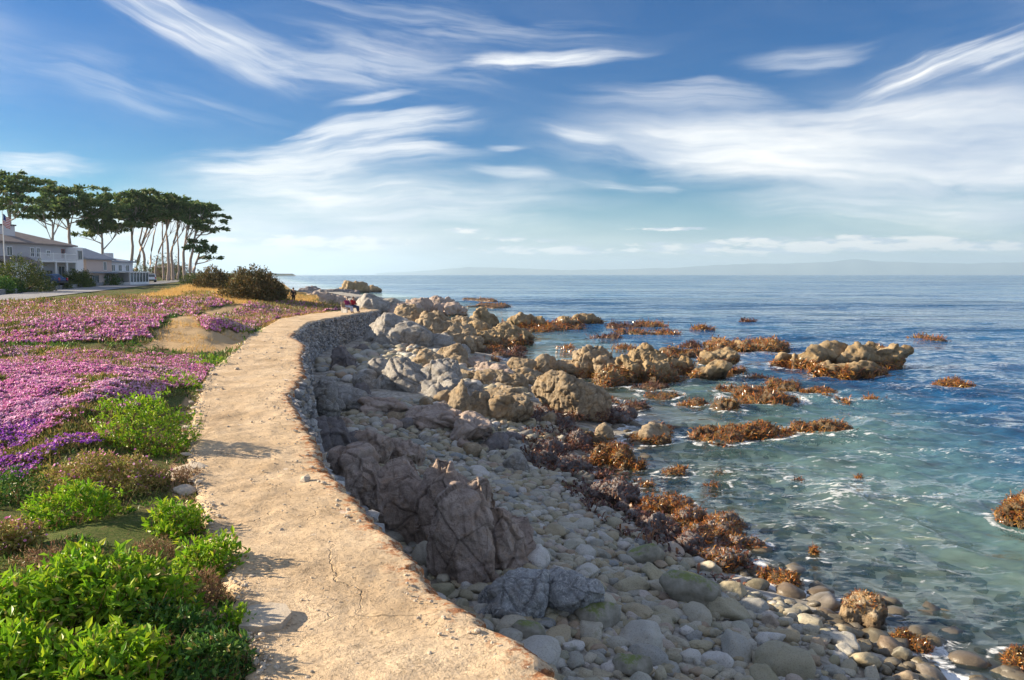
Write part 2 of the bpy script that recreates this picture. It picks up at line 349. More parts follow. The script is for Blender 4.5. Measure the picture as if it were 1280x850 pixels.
# beach gravel
m, nt, b = mat('beach_gravel', .85, .3); P = pos(nt)
vo = nd(nt, 'TexVoronoi', {'Vector': P, 'Scale': 9.0, 'Randomness': 1.0}); g1 = noise(nt, P, 1.2, 5, .6)
cc = ramp(nt, vo.outputs['Color'], [(0, (.20, .20, .19)), (.4, (.33, .31, .28)), (.7, (.45, .42, .37)), (1, (.58, .57, .54))])
cc = mixc(nt, mapr(nt, g1, .45, .65, 0, .6), cc, (.15, .12, .08))
sepz = nd(nt, 'SeparateXYZ', {0: P}).outputs[2]
cc = mixc(nt, mapr(nt, sepz, -.35, -.02), ramp(nt, noise(nt, P, 1.1, 5, .6), [(.3, (.30, .29, .16)), (.45, (.62, .58, .42)), (.7, (.75, .72, .56))]), cc); setc(nt, b, cc)
bump(nt, b, vo.outputs['Distance'], -.8, .07)
# rocks
def rockmat(name, stops, vein=0.0, tide=(.35, .05), warm=(.36, .25, .13), warmk=.45, scale=1.0, crackc=(.05, .04, .035)):
    m, nt, b = mat(name, .82, .3); P = pos(nt)
    n1 = noise(nt, P, 1.1*scale, 7, .65, .6); n2_ = noise(nt, P, 6*scale, 6, .7); n3 = noise(nt, P, 34, 4, .7)
    c = ramp(nt, mth(nt, 'ADD', mth(nt, 'MULTIPLY', n1, .6), mth(nt, 'MULTIPLY', n2_, .4)), stops)
    c = mixc(nt, mapr(nt, noise(nt, P, 2.3, 5, .6, 1.0), .48, .66, 0, warmk), c, warm)
    c = mixc(nt, mapr(nt, n3, .34, .5, .5, 0), c, tuple(x*.45 for x in stops[1][1]))
    if vein:
        wv = nd(nt, 'TexNoise', {'Vector': P, 'Scale': 2.4*scale, 'Detail': 6.0, 'Roughness': .6, 'Distortion': 1.6}).outputs[0]
        v = mth(nt, 'ABSOLUTE', mth(nt, 'SUBTRACT', wv, .5)); c = mixc(nt, mapr(nt, v, .0, .022, vein, 0), c, (.62, .62, .62))
    c = mixc(nt, mth(nt, 'MULTIPLY', attr(nt, 'cav'), .5), c, crackc)
    z = nd(nt, 'SeparateXYZ', {0: P}).outputs[2]; zz = mth(nt, 'ADD', z, mth(nt, 'MULTIPLY_ADD', n1, .7, -.35))
    td = mapr(nt, zz, tide[0], tide[1])
    c = mixc(nt, mth(nt, 'MULTIPLY', td, .9), c, ramp(nt, n2_, [(.35, (.035, .022, .014)), (.6, (.085, .05, .022)), (.75, (.12, .085, .03))])); setc(nt, b, c)
    rg = mth(nt, 'MULTIPLY_ADD', td, -.4, .82); nt.links.new(rg, b.inputs['Roughness'])
    bump(nt, b, mth(nt, 'ADD', mth(nt, 'MULTIPLY', n2_, 1.2), mth(nt, 'ADD', n3, mth(nt, 'MULTIPLY', noise(nt, P, 95, 3, .7), .4))), .8, .045/scale)
    return m
rockmat('tan_rock', [(.3, (.19, .145, .095)), (.5, (.38, .30, .205)), (.7, (.54, .45, .33))], warmk=.5, warm=(.44, .27, .11))
rockmat('grey_rock', [(.3, (.16, .155, .15)), (.5, (.32, .305, .285)), (.7, (.48, .455, .42))], vein=.5, warmk=.25)
rockmat('brown_rock', [(.3, (.26, .205, .18)), (.5, (.46, .37, .32)), (.7, (.64, .54, .48))], warmk=.4, warm=(.48, .31, .19))
rockmat('marbled_rock', [(.3, (.20, .21, .225)), (.5, (.36, .375, .39)), (.7, (.54, .55, .57))], vein=.9, scale=1.6, warmk=.2)
rockmat('reef_rock', [(.3, (.16, .12, .075)), (.5, (.36, .27, .16)), (.7, (.54, .42, .26))], tide=(.95, .3), warm=(.36, .21, .06), warmk=.55)
rockmat('dark_rock', [(.3, (.12, .11, .115)), (.5, (.23, .21, .215)), (.7, (.37, .34, .34))], warmk=.25)
def bouldermat(name, stuff=False):
    m, nt, b = mat(name, .7, .35); tcx = nd(nt, 'TexCoord').outputs['Object'] if not stuff else pos(nt)
    r = island(nt) if stuff else nd(nt, 'ObjectInfo').outputs['Random']
    c = ramp(nt, r, [(0, (.31, .28, .18)), (.13, (.45, .42, .35)), (.26, (.34, .28, .17)), (.38, (.50, .46, .37)), (.5, (.26, .28, .295)), (.62, (.42, .37, .24)), (.74, (.34, .245, .175)), (.86, (.60, .58, .56)), (1, (.27, .265, .185))])
    P = pos(nt); s1 = noise(nt, P, 5, 6, .65, .4); s2 = noise(nt, P, 42, 4, .7)
    c = mixc(nt, mapr(nt, s1, .35, .7, 0, .35), c, (.40, .36, .28)); c = mixc(nt, mapr(nt, s2, .35, .5, .4, 0), c, (.10, .09, .07))
    c = mixc(nt, mapr(nt, noise(nt, P, 3.1, 4, .6, .8), .58, .72, 0, .5), c, (.13, .13, .05))
    z = nd(nt, 'SeparateXYZ', {0: P}).outputs[2]; td = mapr(nt, mth(nt, 'ADD', z, mth(nt, 'MULTIPLY_ADD', s1, .3, -.15)), .34, .1)
    c = mixc(nt, mth(nt, 'MULTIPLY', td, .8), c, (.075, .06, .04)); setc(nt, b, c)
    nt.links.new(mth(nt, 'MULTIPLY_ADD', td, -.4, .68), b.inputs['Roughness'])
    bump(nt, b, mth(nt, 'ADD', s1, mth(nt, 'MULTIPLY', s2, .35)), .6, .03); return m
bouldermat('boulder_stone'); bouldermat('shingle_stone', True)
# algae-topped boulder
m, nt, b = mat('algae_stone', .65, .35); P = pos(nt); nz = nd(nt, 'SeparateXYZ', {0: nd(nt, 'NewGeometry').outputs['Normal']}).outputs[2]
s1 = noise(nt, P, 5, 6, .65); c = ramp(nt, s1, [(.3, (.16, .15, .11)), (.7, (.36, .34, .29))])
c = mixc(nt, mapr(nt, mth(nt, 'ADD', nz, mth(nt, 'MULTIPLY_ADD', noise(nt, P, 11, 6, .75), 1.5, -.75)), .72, 1.1, 0, .85), c, (.15, .20, .03)); setc(nt, b, c); bump(nt, b, s1, .5, .03)
m, nt, b = mat('wall_stone', .9, .2); P = pos(nt)
c = ramp(nt, island(nt), [(0, (.22, .22, .225)), (.25, (.42, .41, .40)), (.5, (.31, .30, .30)), (.7, (.55, .54, .53)), (.85, (.44, .38, .31)), (1, (.68, .68, .68))], 'CONSTANT')
c = mixc(nt, mapr(nt, noise(nt, P, 12, 5, .7), .3, .6, .5, 0), c, (.10, .10, .11)); setc(nt, b, c); bump(nt, b, noise(nt, P, 25, 5, .7), .8, .03)
m, nt, b = mat('edge_stone', .9, .2); P = pos(nt); setc(nt, b, ramp(nt, noise(nt, P, 5, 6, .7), [(.3, (.40, .33, .25)), (.7, (.62, .54, .44))])); bump(nt, b, noise(nt, P, 30, 5, .7), .6, .02)
m, nt, b = mat('wall_mortar', .95, .1); P = pos(nt); setc(nt, b, ramp(nt, noise(nt, P, 6, 6, .7), [(.3, (.10, .095, .09)), (.7, (.27, .255, .235))])); bump(nt, b, noise(nt, P, 14, 6, .7), 1, .06)
# vegetation
leafy('kelp', [(0, (.10, .03, .012)), (.16, (.28, .08, .016)), (.34, (.48, .16, .022)), (.5, (.15, .05, .02)), (.64, (.20, .14, .03)), (.78, (.54, .24, .04)), (.9, (.34, .20, .04)), (1, (.07, .025, .02))], .28, .6, .2)
leafy('dark_weed', [(0, (.05, .02, .02)), (.35, (.10, .04, .03)), (.7, (.17, .07, .04)), (.92, (.26, .11, .03)), (1, (.06, .03, .04))], .42, .5, .1)
leafy('pink_flowers', [(0, (.72, .22, .52)), (.25, (.80, .32, .60)), (.45, (.62, .16, .48)), (.65, (.84, .46, .66)), (.8, (.60, .20, .58)), (.92, (.86, .60, .72)), (1, (.76, .26, .48))], .6, .2, .2)
leafy('pale_flowers', [(0, (.80, .46, .68)), (.4, (.86, .60, .76)), (.7, (.74, .38, .66)), (1, (.84, .52, .66))], .6, .2, .2)
leafy('shade_violet_flowers', [(0, (.32, .08, .52)), (.4, (.42, .12, .60)), (.7, (.26, .07, .45)), (1, (.50, .18, .60))], .6, .2, .3)  # pink flowers as they look in shade, painted violet
leafy('ice_plant_leaves', [(0, (.11, .16, .035)), (.3, (.22, .24, .055)), (.5, (.09, .13, .03)), (.7, (.28, .24, .09)), (.85, (.34, .18, .10)), (1, (.18, .25, .05))], .5, .35, .2)
leafy('bright_leaves', [(0, (.12, .30, .012)), (.25, (.26, .46, .02)), (.42, (.08, .22, .012)), (.62, (.40, .52, .03)), (.85, (.18, .38, .015)), (1, (.50, .52, .04))], .45, .4, .4)
leafy('deep_leaves', [(0, (.03, .09, .02)), (.3, (.05, .15, .025)), (.6, (.09, .20, .03)), (1, (.16, .26, .04))], .45, .4, .3)
leafy('russet_leaves', [(0, (.22, .10, .06)), (.3, (.32, .17, .10)), (.6, (.15, .11, .05)), (.8, (.38, .24, .13)), (1, (.24, .20, .06))], .7, .2, .2)
leafy('cushion_leaves', [(0, (.24, .27, .05)), (.3, (.38, .36, .08)), (.5, (.46, .26, .13)), (.7, (.30, .32, .06)), (.85, (.50, .36, .14)), (1, (.17, .22, .05))], .5, .35, .25)
leafy('golden_grass', [(0, (.55, .34, .10)), (.3, (.66, .46, .17)), (.55, (.42, .26, .07)), (.8, (.70, .52, .22)), (1, (.48, .22, .08))], .7, .2, .35)
leafy('olive_leaves', [(0, (.05, .055, .02)), (.3, (.12, .11, .035)), (.55, (.20, .13, .06)), (.75, (.08, .08, .03)), (1, (.26, .17, .06))], .6, .25, .2)
leafy('hedge_leaves', [(0, (.03, .06, .015)), (.35, (.06, .11, .02)), (.65, (.13, .17, .03)), (.85, (.22, .22, .04)), (1, (.09, .08, .03))], .55, .3, .2)
leafy('cypress_needles', [(0, (.06, .11, .04)), (.4, (.11, .19, .065)), (.7, (.17, .25, .08)), (1, (.23, .23, .10))], .65, .2, .3)
plain('dry_twig', (.16, .10, .065), .9, .1); plain('cypress_bark', (.42, .35, .32), .9, .1, .3, 1.5)

# ---------------- the setting ----------------
def polyW(pts, fn=None): return [tuple((fn or hitB)(*p)[:2]) for p in pts]
def inpoly(x, y, poly):
    r = np.zeros(np.shape(x), bool); n = len(poly)
    for i in range(n):
        (x1, y1), (x2, y2) = poly[i], poly[(i+1) % n]
        if y1 == y2: continue
        r ^= ((y1 > y) != (y2 > y)) & (x < (x2-x1)*(y-y1)/(y2-y1)+x1)
    return r
Z = {}
Z['pinkA'] = polyW([(-60,432),(130,430),(232,446),(282,468),(245,484),(205,492),(160,520),(120,560),(60,586),(-60,620)])
Z['pinkB'] = polyW([(-80,380),(60,376),(150,371),(240,373),(292,380),(250,388),(205,402),(185,424),(130,427),(60,430),(-80,432)])
Z['pinkC'] = polyW([(248,407),(268,396),(305,386),(345,379.5),(425,377.5),(436,386),(390,391),(346,398),(310,414),(262,414)])
Z['pinkD'] = polyW([(225,368),(262,366),(275,371),(235,373)])
Z['pinkE'] = polyW([(395,378),(405,374),(420,375),(428,379)])
Z['trail'] = polyW([(165,436),(190,426),(212,404),(255,390),(300,382),(325,385),(270,397),(246,408),(262,416),(312,414),(304,434),(265,441),(225,440),(190,434)])
Z['dry'] = polyW([(150,373.5),(196,366.5),(236,357),(262,355),(300,372),(360,374),(420,376),(370,381),(330,388),(290,379),(230,374)])
def zone(k, x, y, wob=.35):
    xx = x+wob*n2(x, y, .7, 3, 11)*(.5+y/40); yy = y+wob*2*n2(x, y, .7, 3, 12)*(.5+y/40)
    return inpoly(xx, yy, Z[k])
# bluff (ground) grid follows the path's left edge
ys = np.concatenate([np.linspace(-25, 1.8, 22), np.arange(2, 12, .11), 12*1.0165**np.arange(0, 345)])
tt = np.concatenate([[-.5, -.25], np.cumsum(.055*1.032**np.arange(170))-.055])
Y, T = np.meshgrid(ys, tt, indexing='ij'); X = eL(Y)-T; Zg = B(X, Y)
Zg[:, 0] = np.where(ys > 76.5, .6, Zg[:, 0]-.5); Zg[:, 1] = np.where(ys > 76.5, Zg[:, 1]-.7, Zg[:, 1]-.15)
dryw = (zone('dry', X, Y)*1.0+(Y > 45)*(T < 16)*.75*sstep(-.1, .3, n2(X, Y, .12, 3, 31))).clip(0, 1); sandw = np.maximum(zone('trail', X, Y, .2)*1., (T < .25)*.8)
gw = (sstep(-.5, .2, n2(X, Y, .5, 4, 21))*(1-sandw)*(1-dryw))
nr, nc = Y.shape
me = np_mesh('bluff', np.stack([X.ravel(), Y.ravel(), Zg.ravel()], 1), grid_faces(nr, nc), True, {'green': gw.ravel(), 'dry': dryw.ravel(), 'sand': sandw.ravel()})
tag(link('bluff_ground', me, None, MATS['bluff_soil']), 'coastal bluff ground with soil, sand and dry grass', kind='structure')
# path slab
ys = np.concatenate([np.linspace(-25, 2, 14), 2.05*1.0058**np.arange(0, 628)]); ys = ys[ys < 77.2]
q1 = lambda y, s, f: n2(y*f, y*0+s, 1.0, 3, s)
L = eL(ys)+.09*q1(ys, 3, 2.2)+.07*q1(ys, 4, 7); R = eR(ys)+.05*q1(ys, 5, 3.1)+.05*q1(ys, 6, 9)-.07*sstep(.25, .6, q1(ys, 15, 1.3))*sstep(6, 12, ys)-.05*sstep(.2, .5, q1(ys, 16, 4.5))
f = np.linspace(0, 1, 40); Yp = np.repeat(ys[:, None], 40, 1); Xp = L[:, None]+(R-L)[:, None]*f[None]
Zq = zp(Yp)+.035*n2(Xp, Yp, .8, 3, 7)+.028*n2(Xp*.35, Yp*1.3, 1.0, 3, 17)+.016*n2(Xp, Yp, 3.5, 4, 8)+.006*n2(Xp, Yp, 11, 3, 9)
er = np.minimum(Xp-L[:, None], R[:, None]-Xp); Zq -= .045*(1-sstep(0, .09, er))
wl = np.stack([L-.02+.02*q1(ys, 9, 5), ys, Zq[:, 0]-.28], 1); wr = np.stack([R+.015, ys, Zq[:, -1]-.25], 1)
V = np.stack([Xp, Yp, Zq], -1); V = np.concatenate([wl[:, None], V, wr[:, None]], 1); nr, nc = V.shape[:2]
edge = np.concatenate([np.full((nr, 1), 9.), R[:, None]-Xp, np.zeros((nr, 1))], 1)
edge = np.where(Yp[:, :1] > 40, 9., edge)
tag(link('path', np_mesh('path', V.reshape(-1, 3), grid_faces(nr, nc), True, {'edge': edge.ravel()}), None, MATS['worn_concrete']), 'sandy worn concrete coastal footpath along the sea wall', kind='structure')
# road
ss = np.concatenate([[-120, -90, -70], np.linspace(-60, 160, 111), [200, 300]]); ww = np.linspace(-.3, ROADW, 9)
nl = Vector((-_rd.y, _rd.x, 0)); V = []
for s in ss:
    for q in ww:
        bend = .00035*max(0, s-90)**2
        V.append((ROAD_A.x+_rd.x*s+nl.x*(q-bend), ROAD_A.y+_rd.y*s+nl.y*(q-bend)))
V = np.array(V); zz = B(V[:, 0], V[:, 1])+.06
m, nt, b = mat('asphalt', .9, .25); P = pos(nt); setc(nt, b, ramp(nt, noise(nt, P, .7, 6, .7), [(.3, (.22, .225, .24)), (.7, (.32, .32, .335))])); bump(nt, b, noise(nt, P, 40, 3), .4, .02)
tag(link('road', np_mesh('road', np.column_stack([V, zz]), grid_faces(len(ss), len(ww))[:, ::-1], True), None, m), 'pale grey asphalt coast road', kind='structure')
# beach and sea bed
ys = np.concatenate([np.linspace(-25, 3.5, 12), np.arange(4, 30, .16), 30*1.02**np.arange(1, 125)])
xs = np.concatenate([np.arange(-17, 12, .17), 12*1.035**np.arange(1, 90)])
Y, X = np.meshgrid(ys, xs, indexing='ij'); X = X+np.minimum(shx(Y), 9)*.0+np.where(Y > 60, (shx(Y)-shx(60))*.9, 0)
tag(link('beach', np_mesh('beach', np.stack([X.ravel(), Y.ravel(), Hb(X, Y).ravel()], 1), grid_faces(*Y.shape), True), None, MATS['beach_gravel']), 'gravelly beach and shallow sea bed below the sea wall', kind='structure')
# far hills across the bay
hp = [(470,341),(540,338),(585,333.5),(640,335),(700,337),(760,336.5),(830,335),(890,331.5),(940,329.5),(1000,329),(1040,327),(1068,323.5),(1095,326.5),(1150,328),(1210,329),(1280,327.5),(1360,325),(1450,330),(1560,336),(1660,341)]
px = np.linspace(470, 1660, 300); py = np.interp(px, [p[0] for p in hp], [p[1] for p in hp])+.7*n2(px, px*0, .05, 4, 3)
HD = 22000.; V = []
for k, (dd, hh) in enumerate(((-1600, 0), (-900, .35), (-300, .8), (0, 1), (900, .6), (2600, 0))):
    for a, c_ in zip(px, py):
        p = atd(a, c_, HD); h = max(0, p.z-2); V.append((p.x*(HD+dd)/HD, HD+dd, -2+h*hh*(1+.25*float(k in (1, 2))*math.sin(a*.11+k))))
m, nt, b = mat('far_hill', .95, .1); setc(nt, b, ramp(nt, noise(nt, pos(nt), .001, 5), [(.3, (.07, .10, .12)), (.7, (.13, .15, .14))]))
tag(link('far_hills', np_mesh('hills', V, grid_faces(6, 300), True), None, m), 'low blue hills across the bay on the horizon', kind='structure')
# sea wall: battered mortar core, thousands of small rubble stones set in it
t = empty('sea_wall', (float(eR(40.)), 40, 1.2)); tag(t, 'rubble stone sea wall holding up the footpath above the beach', 'sea wall'); IM = Vector(t.location)
def wall_pt(y, f, out=0.0):
    zt = zp(y)-.12; zb = Hb(wall_edge(y)+.6, y)-.35; z = zt+(zb-zt)*f
    return np.stack([wall_edge(y)-.05+out+.55*f+.06*n2(y, z, .9, 3, 41)+.05*n2(y, z, 2.4, 2, 42), y+0*f, z], -1)
ys = np.concatenate([np.linspace(-12, 4, 12), np.arange(4.3, 78, .35)]); fs = np.linspace(0, 1, 12); Yw, Fw = np.meshgrid(ys, fs, indexing='ij')
V = wall_pt(Yw.ravel(), Fw.ravel()).reshape(len(ys), 12, 3)
back = V[:, :1].copy(); back[..., 0] = eR(ys)[:, None]-.25; back[..., 2] = zp(ys)[:, None]-.14
V = np.concatenate([back, V], 1)
o = link('mortar_core', np_mesh('core', V.reshape(-1, 3)-np.array(IM), grid_faces(*V.shape[:2])[:, ::-1], True), t, MATS['wall_mortar'])
def lumps_mesh(name, C, S, sub, seed, flat=.0, smooth=False):
    """many small stones in one mesh: centres C, sizes S (n,3)"""
    r = np.random.default_rng(seed); BV, BF = ico(sub); n = len(C)
    A = r.random(n)*6.283; Vv = BV[None]*(1+r.normal(size=(n, len(BV), 1))*.13)*S[:, None]
    tl = r.normal(size=n)*.25; ca, sa, ct, st = np.cos(A), np.sin(A), np.cos(tl), np.sin(tl)
    x, y, z = Vv[..., 0], Vv[..., 1], Vv[..., 2]
    x, z = x*ct[:, None]-z*st[:, None], x*st[:, None]+z*ct[:, None]
    V = np.stack([x*ca[:, None]-y*sa[:, None], x*sa[:, None]+y*ca[:, None], z], -1)+C[:, None]
    F = (BF[None]+(np.arange(n)*len(BV))[:, None, None]).reshape(-1, 3)
    return np_mesh(name, V.reshape(-1, 3), F, smooth)
r = np.random.default_rng(21); n = 5200; yy = r.uniform(9, 77.5, n)**1.0; ff = r.random(n)**.9
C = wall_pt(yy, ff, .02); S = np.stack([r.uniform(.07, .16, n), r.uniform(.07, .19, n), r.uniform(.05, .13, n)], 1)*(.75+.35*r.random((n, 1)))
k = 420; yk = r.uniform(8, 77, k); Ck = np.stack([eR(yk)+r.uniform(-.02, .06, k)+np.maximum(0, wall_edge(yk)-eR(yk))*r.random(k), yk, zp(yk)-.10-.1*r.random(k)], 1)
C = np.concatenate([C, Ck]); S = np.concatenate([S, np.stack([r.uniform(.07, .17, k), r.uniform(.07, .17, k), r.uniform(.04, .09, k)], 1)])
o = link('stones', lumps_mesh('rubble', C-np.array(IM), S, 1, 22), t, MATS['wall_stone']); tag(o, kind='stuff')

# ---------------- rocks ----------------
FOOT = []                                              # waterline discs (x, y, rx, ry) that churn the water
def poly_lump(rng, dims, c, rz, sub=3, k=11, sharp=9.0, rough=.10):
    BV, BF = ico(sub); N = rng.normal(size=(k, 3)); N /= np.linalg.norm(N, axis=1)[:, None]; h = rng.uniform(.55, 1.0, k)
    d = BV@N.T; q = np.where(d > .05, h[None]/np.maximum(d, .05), 50.); r = (q**-sharp).sum(1)**(-1/sharp)
    V = BV*np.minimum(r, 1.25)[:, None]; V = V*(1+rough*fbm(BV*1.7+rng.uniform(0, 50, 3), 3)[:, None])
    V = V/np.abs(V).max(0)*np.array(dims); ca, sa = math.cos(rz), math.sin(rz)
    return np.stack([V[:, 0]*ca-V[:, 1]*sa, V[:, 0]*sa+V[:, 1]*ca, V[:, 2]], 1)+np.array(c), BF
def remesh(V, F, vox):
    me = bpy.data.meshes.new('tmp'); me.from_pydata(V.tolist(), [], F.tolist()); o = bpy.data.objects.new('tmp', me); col.objects.link(o)
    md = o.modifiers.new('r', 'REMESH'); md.mode = 'VOXEL'; md.voxel_size = vox; md.use_smooth_shade = True
    dg = bpy.context.evaluated_depsgraph_get(); ev = o.evaluated_get(dg); m2 = ev.to_mesh(); n = len(m2.vertices)
    P = np.empty(n*3, np.float32); m2.vertices.foreach_get('co', P); Nn = np.empty(n*3, np.float32); m2.vertices.foreach_get('normal', Nn)
    nl = len(m2.loops); li = np.empty(nl, np.int32); m2.loops.foreach_get('vertex_index', li)
    ls = np.empty(len(m2.polygons), np.int32); m2.polygons.foreach_get('loop_total', ls)
    if (ls == 4).all(): Q = li.reshape(-1, 4)
    else: raise RuntimeError('mixed faces')
    ev.to_mesh_clear(); bpy.data.objects.remove(o); bpy.data.meshes.remove(me)
    return P.reshape(-1, 3), Nn.reshape(-1, 3), Q
def blades(name, P, Nn, L, W, rng, lean=.9, droop=.25, mat_=None, parent=None, org=(0, 0, 0)):
    """leathery seaweed blades / leaves: bent 2-segment strips standing out of the surface"""
    n = len(P); T = rng.normal(size=(n, 3)); T -= (T*Nn).sum(1)[:, None]*Nn; T /= np.linalg.norm(T, axis=1)[:, None]+1e-6
    D = Nn*(1-lean*rng.random((n, 1)))+T*lean*(.4+rng.random((n, 1)))-np.array([0, 0, 1.])*droop*rng.random((n, 1)); D /= np.linalg.norm(D, axis=1)[:, None]
    S = np.cross(D, Nn)+rng.normal(size=(n, 3))*.25; S /= np.linalg.norm(S, axis=1)[:, None]+1e-6
    L = L[:, None]; W = W[:, None]; up = Nn*L*.25
    p0 = P-Nn*.02; p1 = P+D*L*.5+up; p2 = P+D*L+up*.2
    V = np.stack([p0-S*W*.25, p0+S*W*.25, p1-S*W*.5, p1+S*W*.5, p2-S*W*.2, p2+S*W*.2], 1)-np.array(org)
    F = (np.array([[0, 1, 3, 2], [2, 3, 5, 4]])[None]+(np.arange(n)*6)[:, None, None]).reshape(-1, 4)
    return link(name, np_mesh(name, V.reshape(-1, 3), F, True), parent, mat_)
DIP = np.array([.42, -.16, .89])                       # the shore's bedding: layers slope down to the right
def layers(P, n, thick, seed, wob=.5):
    """stepped beds: each bed stands out by its own amount, with a groove along its joint"""
    n = np.asarray(n, float)/np.linalg.norm(n); s = (P@n)/thick+wob*fbm(P/(thick*7), 2, seed); f = np.floor(s); q = s-f; i = f.astype(int) & 255
    a_, b_ = _jit[(i+int(seed*13)) & 255, 2], _jit[(i+1+int(seed*13)) & 255, 2]
    return a_+(b_-a_)*sstep(.90, 1.0, q)-.5, 1-sstep(0, .10, np.minimum(q, 1-q))
def rock(name, label, lumps, mt, style='block', kelp=0, kz=(.0, .9), seed=1, group=None, cat='rock', ks=1.0, weed='kelp', vk=.0016, amp=1.0, grow=.35, flat=0.0, dip=None, th=None):
    """lumps: (x0, x1, ytop, ybase, zbase[, depth ratio]) read off the photograph; each stands where its foot meets the ground"""
    rng = np.random.default_rng(seed*17+3); Vs, Fs, off, foot = [], [], 0, []
    sharp, rg = {'block': (26, .05), 'slab': (20, .06), 'pillow': (9, .10), 'crag': (14, .12)}[style]
    for lp in lumps:
        x0, x1, yt, yb, zb = lp[:5]; dr = lp[5] if len(lp) > 5 else .75
        d = at(640, yb, zb).y; hw = (x1-x0)/2/FPX*d; hd = max(.12, hw*dr); dc = d+hd*.8
        c = atd((x0+x1)/2, yt, dc); zt = c.z
        if flat:
            zt = zt+(zb+.22-zt)*flat; d2 = min(at(640, yt, zt).y, d*1.5) if yt > 352 else d*1.3; hd = max(.12, (d2-d)/2); dc = d+hd; c = atd((x0+x1)/2, yt, dc)
        hz = zt-zb; zlow = zb-max(.35, hz*.45); dims = (hw*1.06, hd*1.05, (zt-zlow)/2)
        V, F = poly_lump(rng, dims, (c.x, dc, (zt+zlow)/2), rng.uniform(-.35, .35), 3, rng.integers(8, 14), sharp, rg)
        Vs.append(V); Fs.append(F+off); off += len(V); foot.append((c.x, dc, hw, hd))
        if style in ('crag', 'slab') and hw > .25:
            for q in range(5 if style == 'crag' else 3):
                a_ = rng.uniform(0, 6.283); f_ = rng.uniform(.28, .5); zz = zb+hz*rng.uniform(.45, .98)*(1-.35*f_)
                V, F = poly_lump(rng, (hw*f_*1.2, hd*f_*1.2, (zz-zlow)/2), (c.x+math.cos(a_)*hw*.72, dc+math.sin(a_)*hd*.72, (zz+zlow)/2), rng.uniform(0, 3), 2, 9, 16, .1); Vs.append(V); Fs.append(F+off); off += len(V)
    for i in range(1, len(foot)):                        # lumps of one outcrop share a foot below ground or water
        j = min(range(i), key=lambda q: (foot[q][0]-foot[i][0])**2+(foot[q][1]-foot[i][1])**2); a_, b_ = foot[i], foot[j]; L_ = math.hypot(a_[0]-b_[0], a_[1]-b_[1])
        zb = min(lumps[i][4], lumps[j][4]); V, F = poly_lump(rng, (L_*.5+.25, max(.25, min(a_[3], b_[3])*.5), .36), ((a_[0]+b_[0])/2, (a_[1]+b_[1])/2, zb-.30), math.atan2(b_[1]-a_[1], b_[0]-a_[0]), 2, 12)
        Vs.append(V); Fs.append(F+off); off += len(V)
    V = np.concatenate(Vs); F = np.concatenate(Fs); dm = np.mean([q[1] for q in foot]); size = max(q[2] for q in foot)
    P, Nn, Q = remesh(V, F, max(.016, dm*vk)); sd = seed*1.7; org = np.array((foot[0][0], foot[0][1], lumps[0][4]))
    k = 1/max(.25, min(size, 2.2)); a = min(size, 1.8)*amp; px_ = dm/1000
    warp = np.stack([fbm(P*k*1.3, 3, sd), fbm(P*k*1.3, 3, sd+1), fbm(P*k*1.3, 3, sd+2)], 1)
    W = P*k+(.04 if style == 'block' else .16)*warp; dn = DIP if dip is None else np.asarray(dip, float); T = th or max(.16, 7*px_)
    disp = .05*a*fbm(P*k*1.1, 3, sd+3); cav = np.zeros(len(P))
    def cells(sc_, sd_, step, crack, wd, cv):
        nonlocal disp, cav
        F1, F2, C = voro(W*np.array(sc_), sd_); cr = 1-sstep(0, wd, F2-F1); disp = disp+a*(step*(C-.5)-crack*cr); cav = np.maximum(cav, cr*cv)
    def beds(n, t_, step, groove, sd_, cv, wob=.5):
        nonlocal disp, cav
        s_, g_ = layers(P, n, t_, sd_, wob); m_ = sstep(-.45, .1, fbm(P*k*1.6, 2, sd_+3)); disp = disp+a*(step*s_-groove*g_)*m_; cav = np.maximum(cav, g_*cv*m_)
    if style == 'block':
        beds(dn, T*2.3, .17, .022, sd, .7, .15); beds((dn[1]+.2, .35, .9), T*3.2, .11, .018, sd+4, .6, .15); cells((1.15, 1.15, 1.0), sd+2, .20, .03, .05, .75); beds((.5, -.6, .6), T*2.0, .07, .012, sd+9, .5, .2)
        cells((4.2, 4.2, 3.4), sd+5, .035, .012, .08, .4); beds(dn, T*.55, .018, .006, sd+6, .3, .25); disp += .022*a*fbm(P*k*5, 4, sd+11)
    if style == 'slab':
        beds(dn, T*1.7, .17, .03, sd, .7, .7); beds(dn, T*.55, .06, .016, sd+3, .5, .9); cells((1.2, 1.2, 1.2), sd+2, .08, .05, .06, .8); disp += .02*a*ridged(P*k*np.array([2, 2, 6]), 4, sd+6)
    if style == 'pillow':
        cells((1.6, 1.6, 1.6), sd, .10, .05, .08, .8); cells((4.6, 4.6, 4.0), sd+2, .045, .03, .12, .75); beds(dn, T*1.2, .05, .02, sd+5, .5); cells((10, 10, 8), sd+7, .02, .012, .14, .45); disp += .02*a*ridged(P*k*4, 3, sd)
    if style == 'crag':
        cells((2.2, 2.2, 1.6), sd, .26, .05, .08, .6); beds(dn, T*1.1, .10, .02, sd+5, .4); cells((5.5, 5.5, 4), sd+3, .11, .03, .10, .45); disp += .035*a*ridged(P*k*3.2, 4, sd+6); cells((12, 12, 10), sd+8, .04, .01, .12, .3)
    disp += .012*a*fbm(P*k*9, 3, sd+7)
    P2 = P+Nn*disp[:, None]
    low = min(lp[4] for lp in lumps)-.3; keep = (P2[Q][:, :, 2].max(1) > low)
    Q = Q[keep]; used = np.unique(Q); rm = np.full(len(P2), -1); rm[used] = np.arange(len(used)); Q = rm[Q]; P2 = P2[used]; Nn = Nn[used]; cav = cav[used]
    me = np_mesh(name, P2-org, Q, True, {'cav': cav}); o = link(name, me, None, MATS[mt]); o.location = org
    tag(o, label, cat, group)
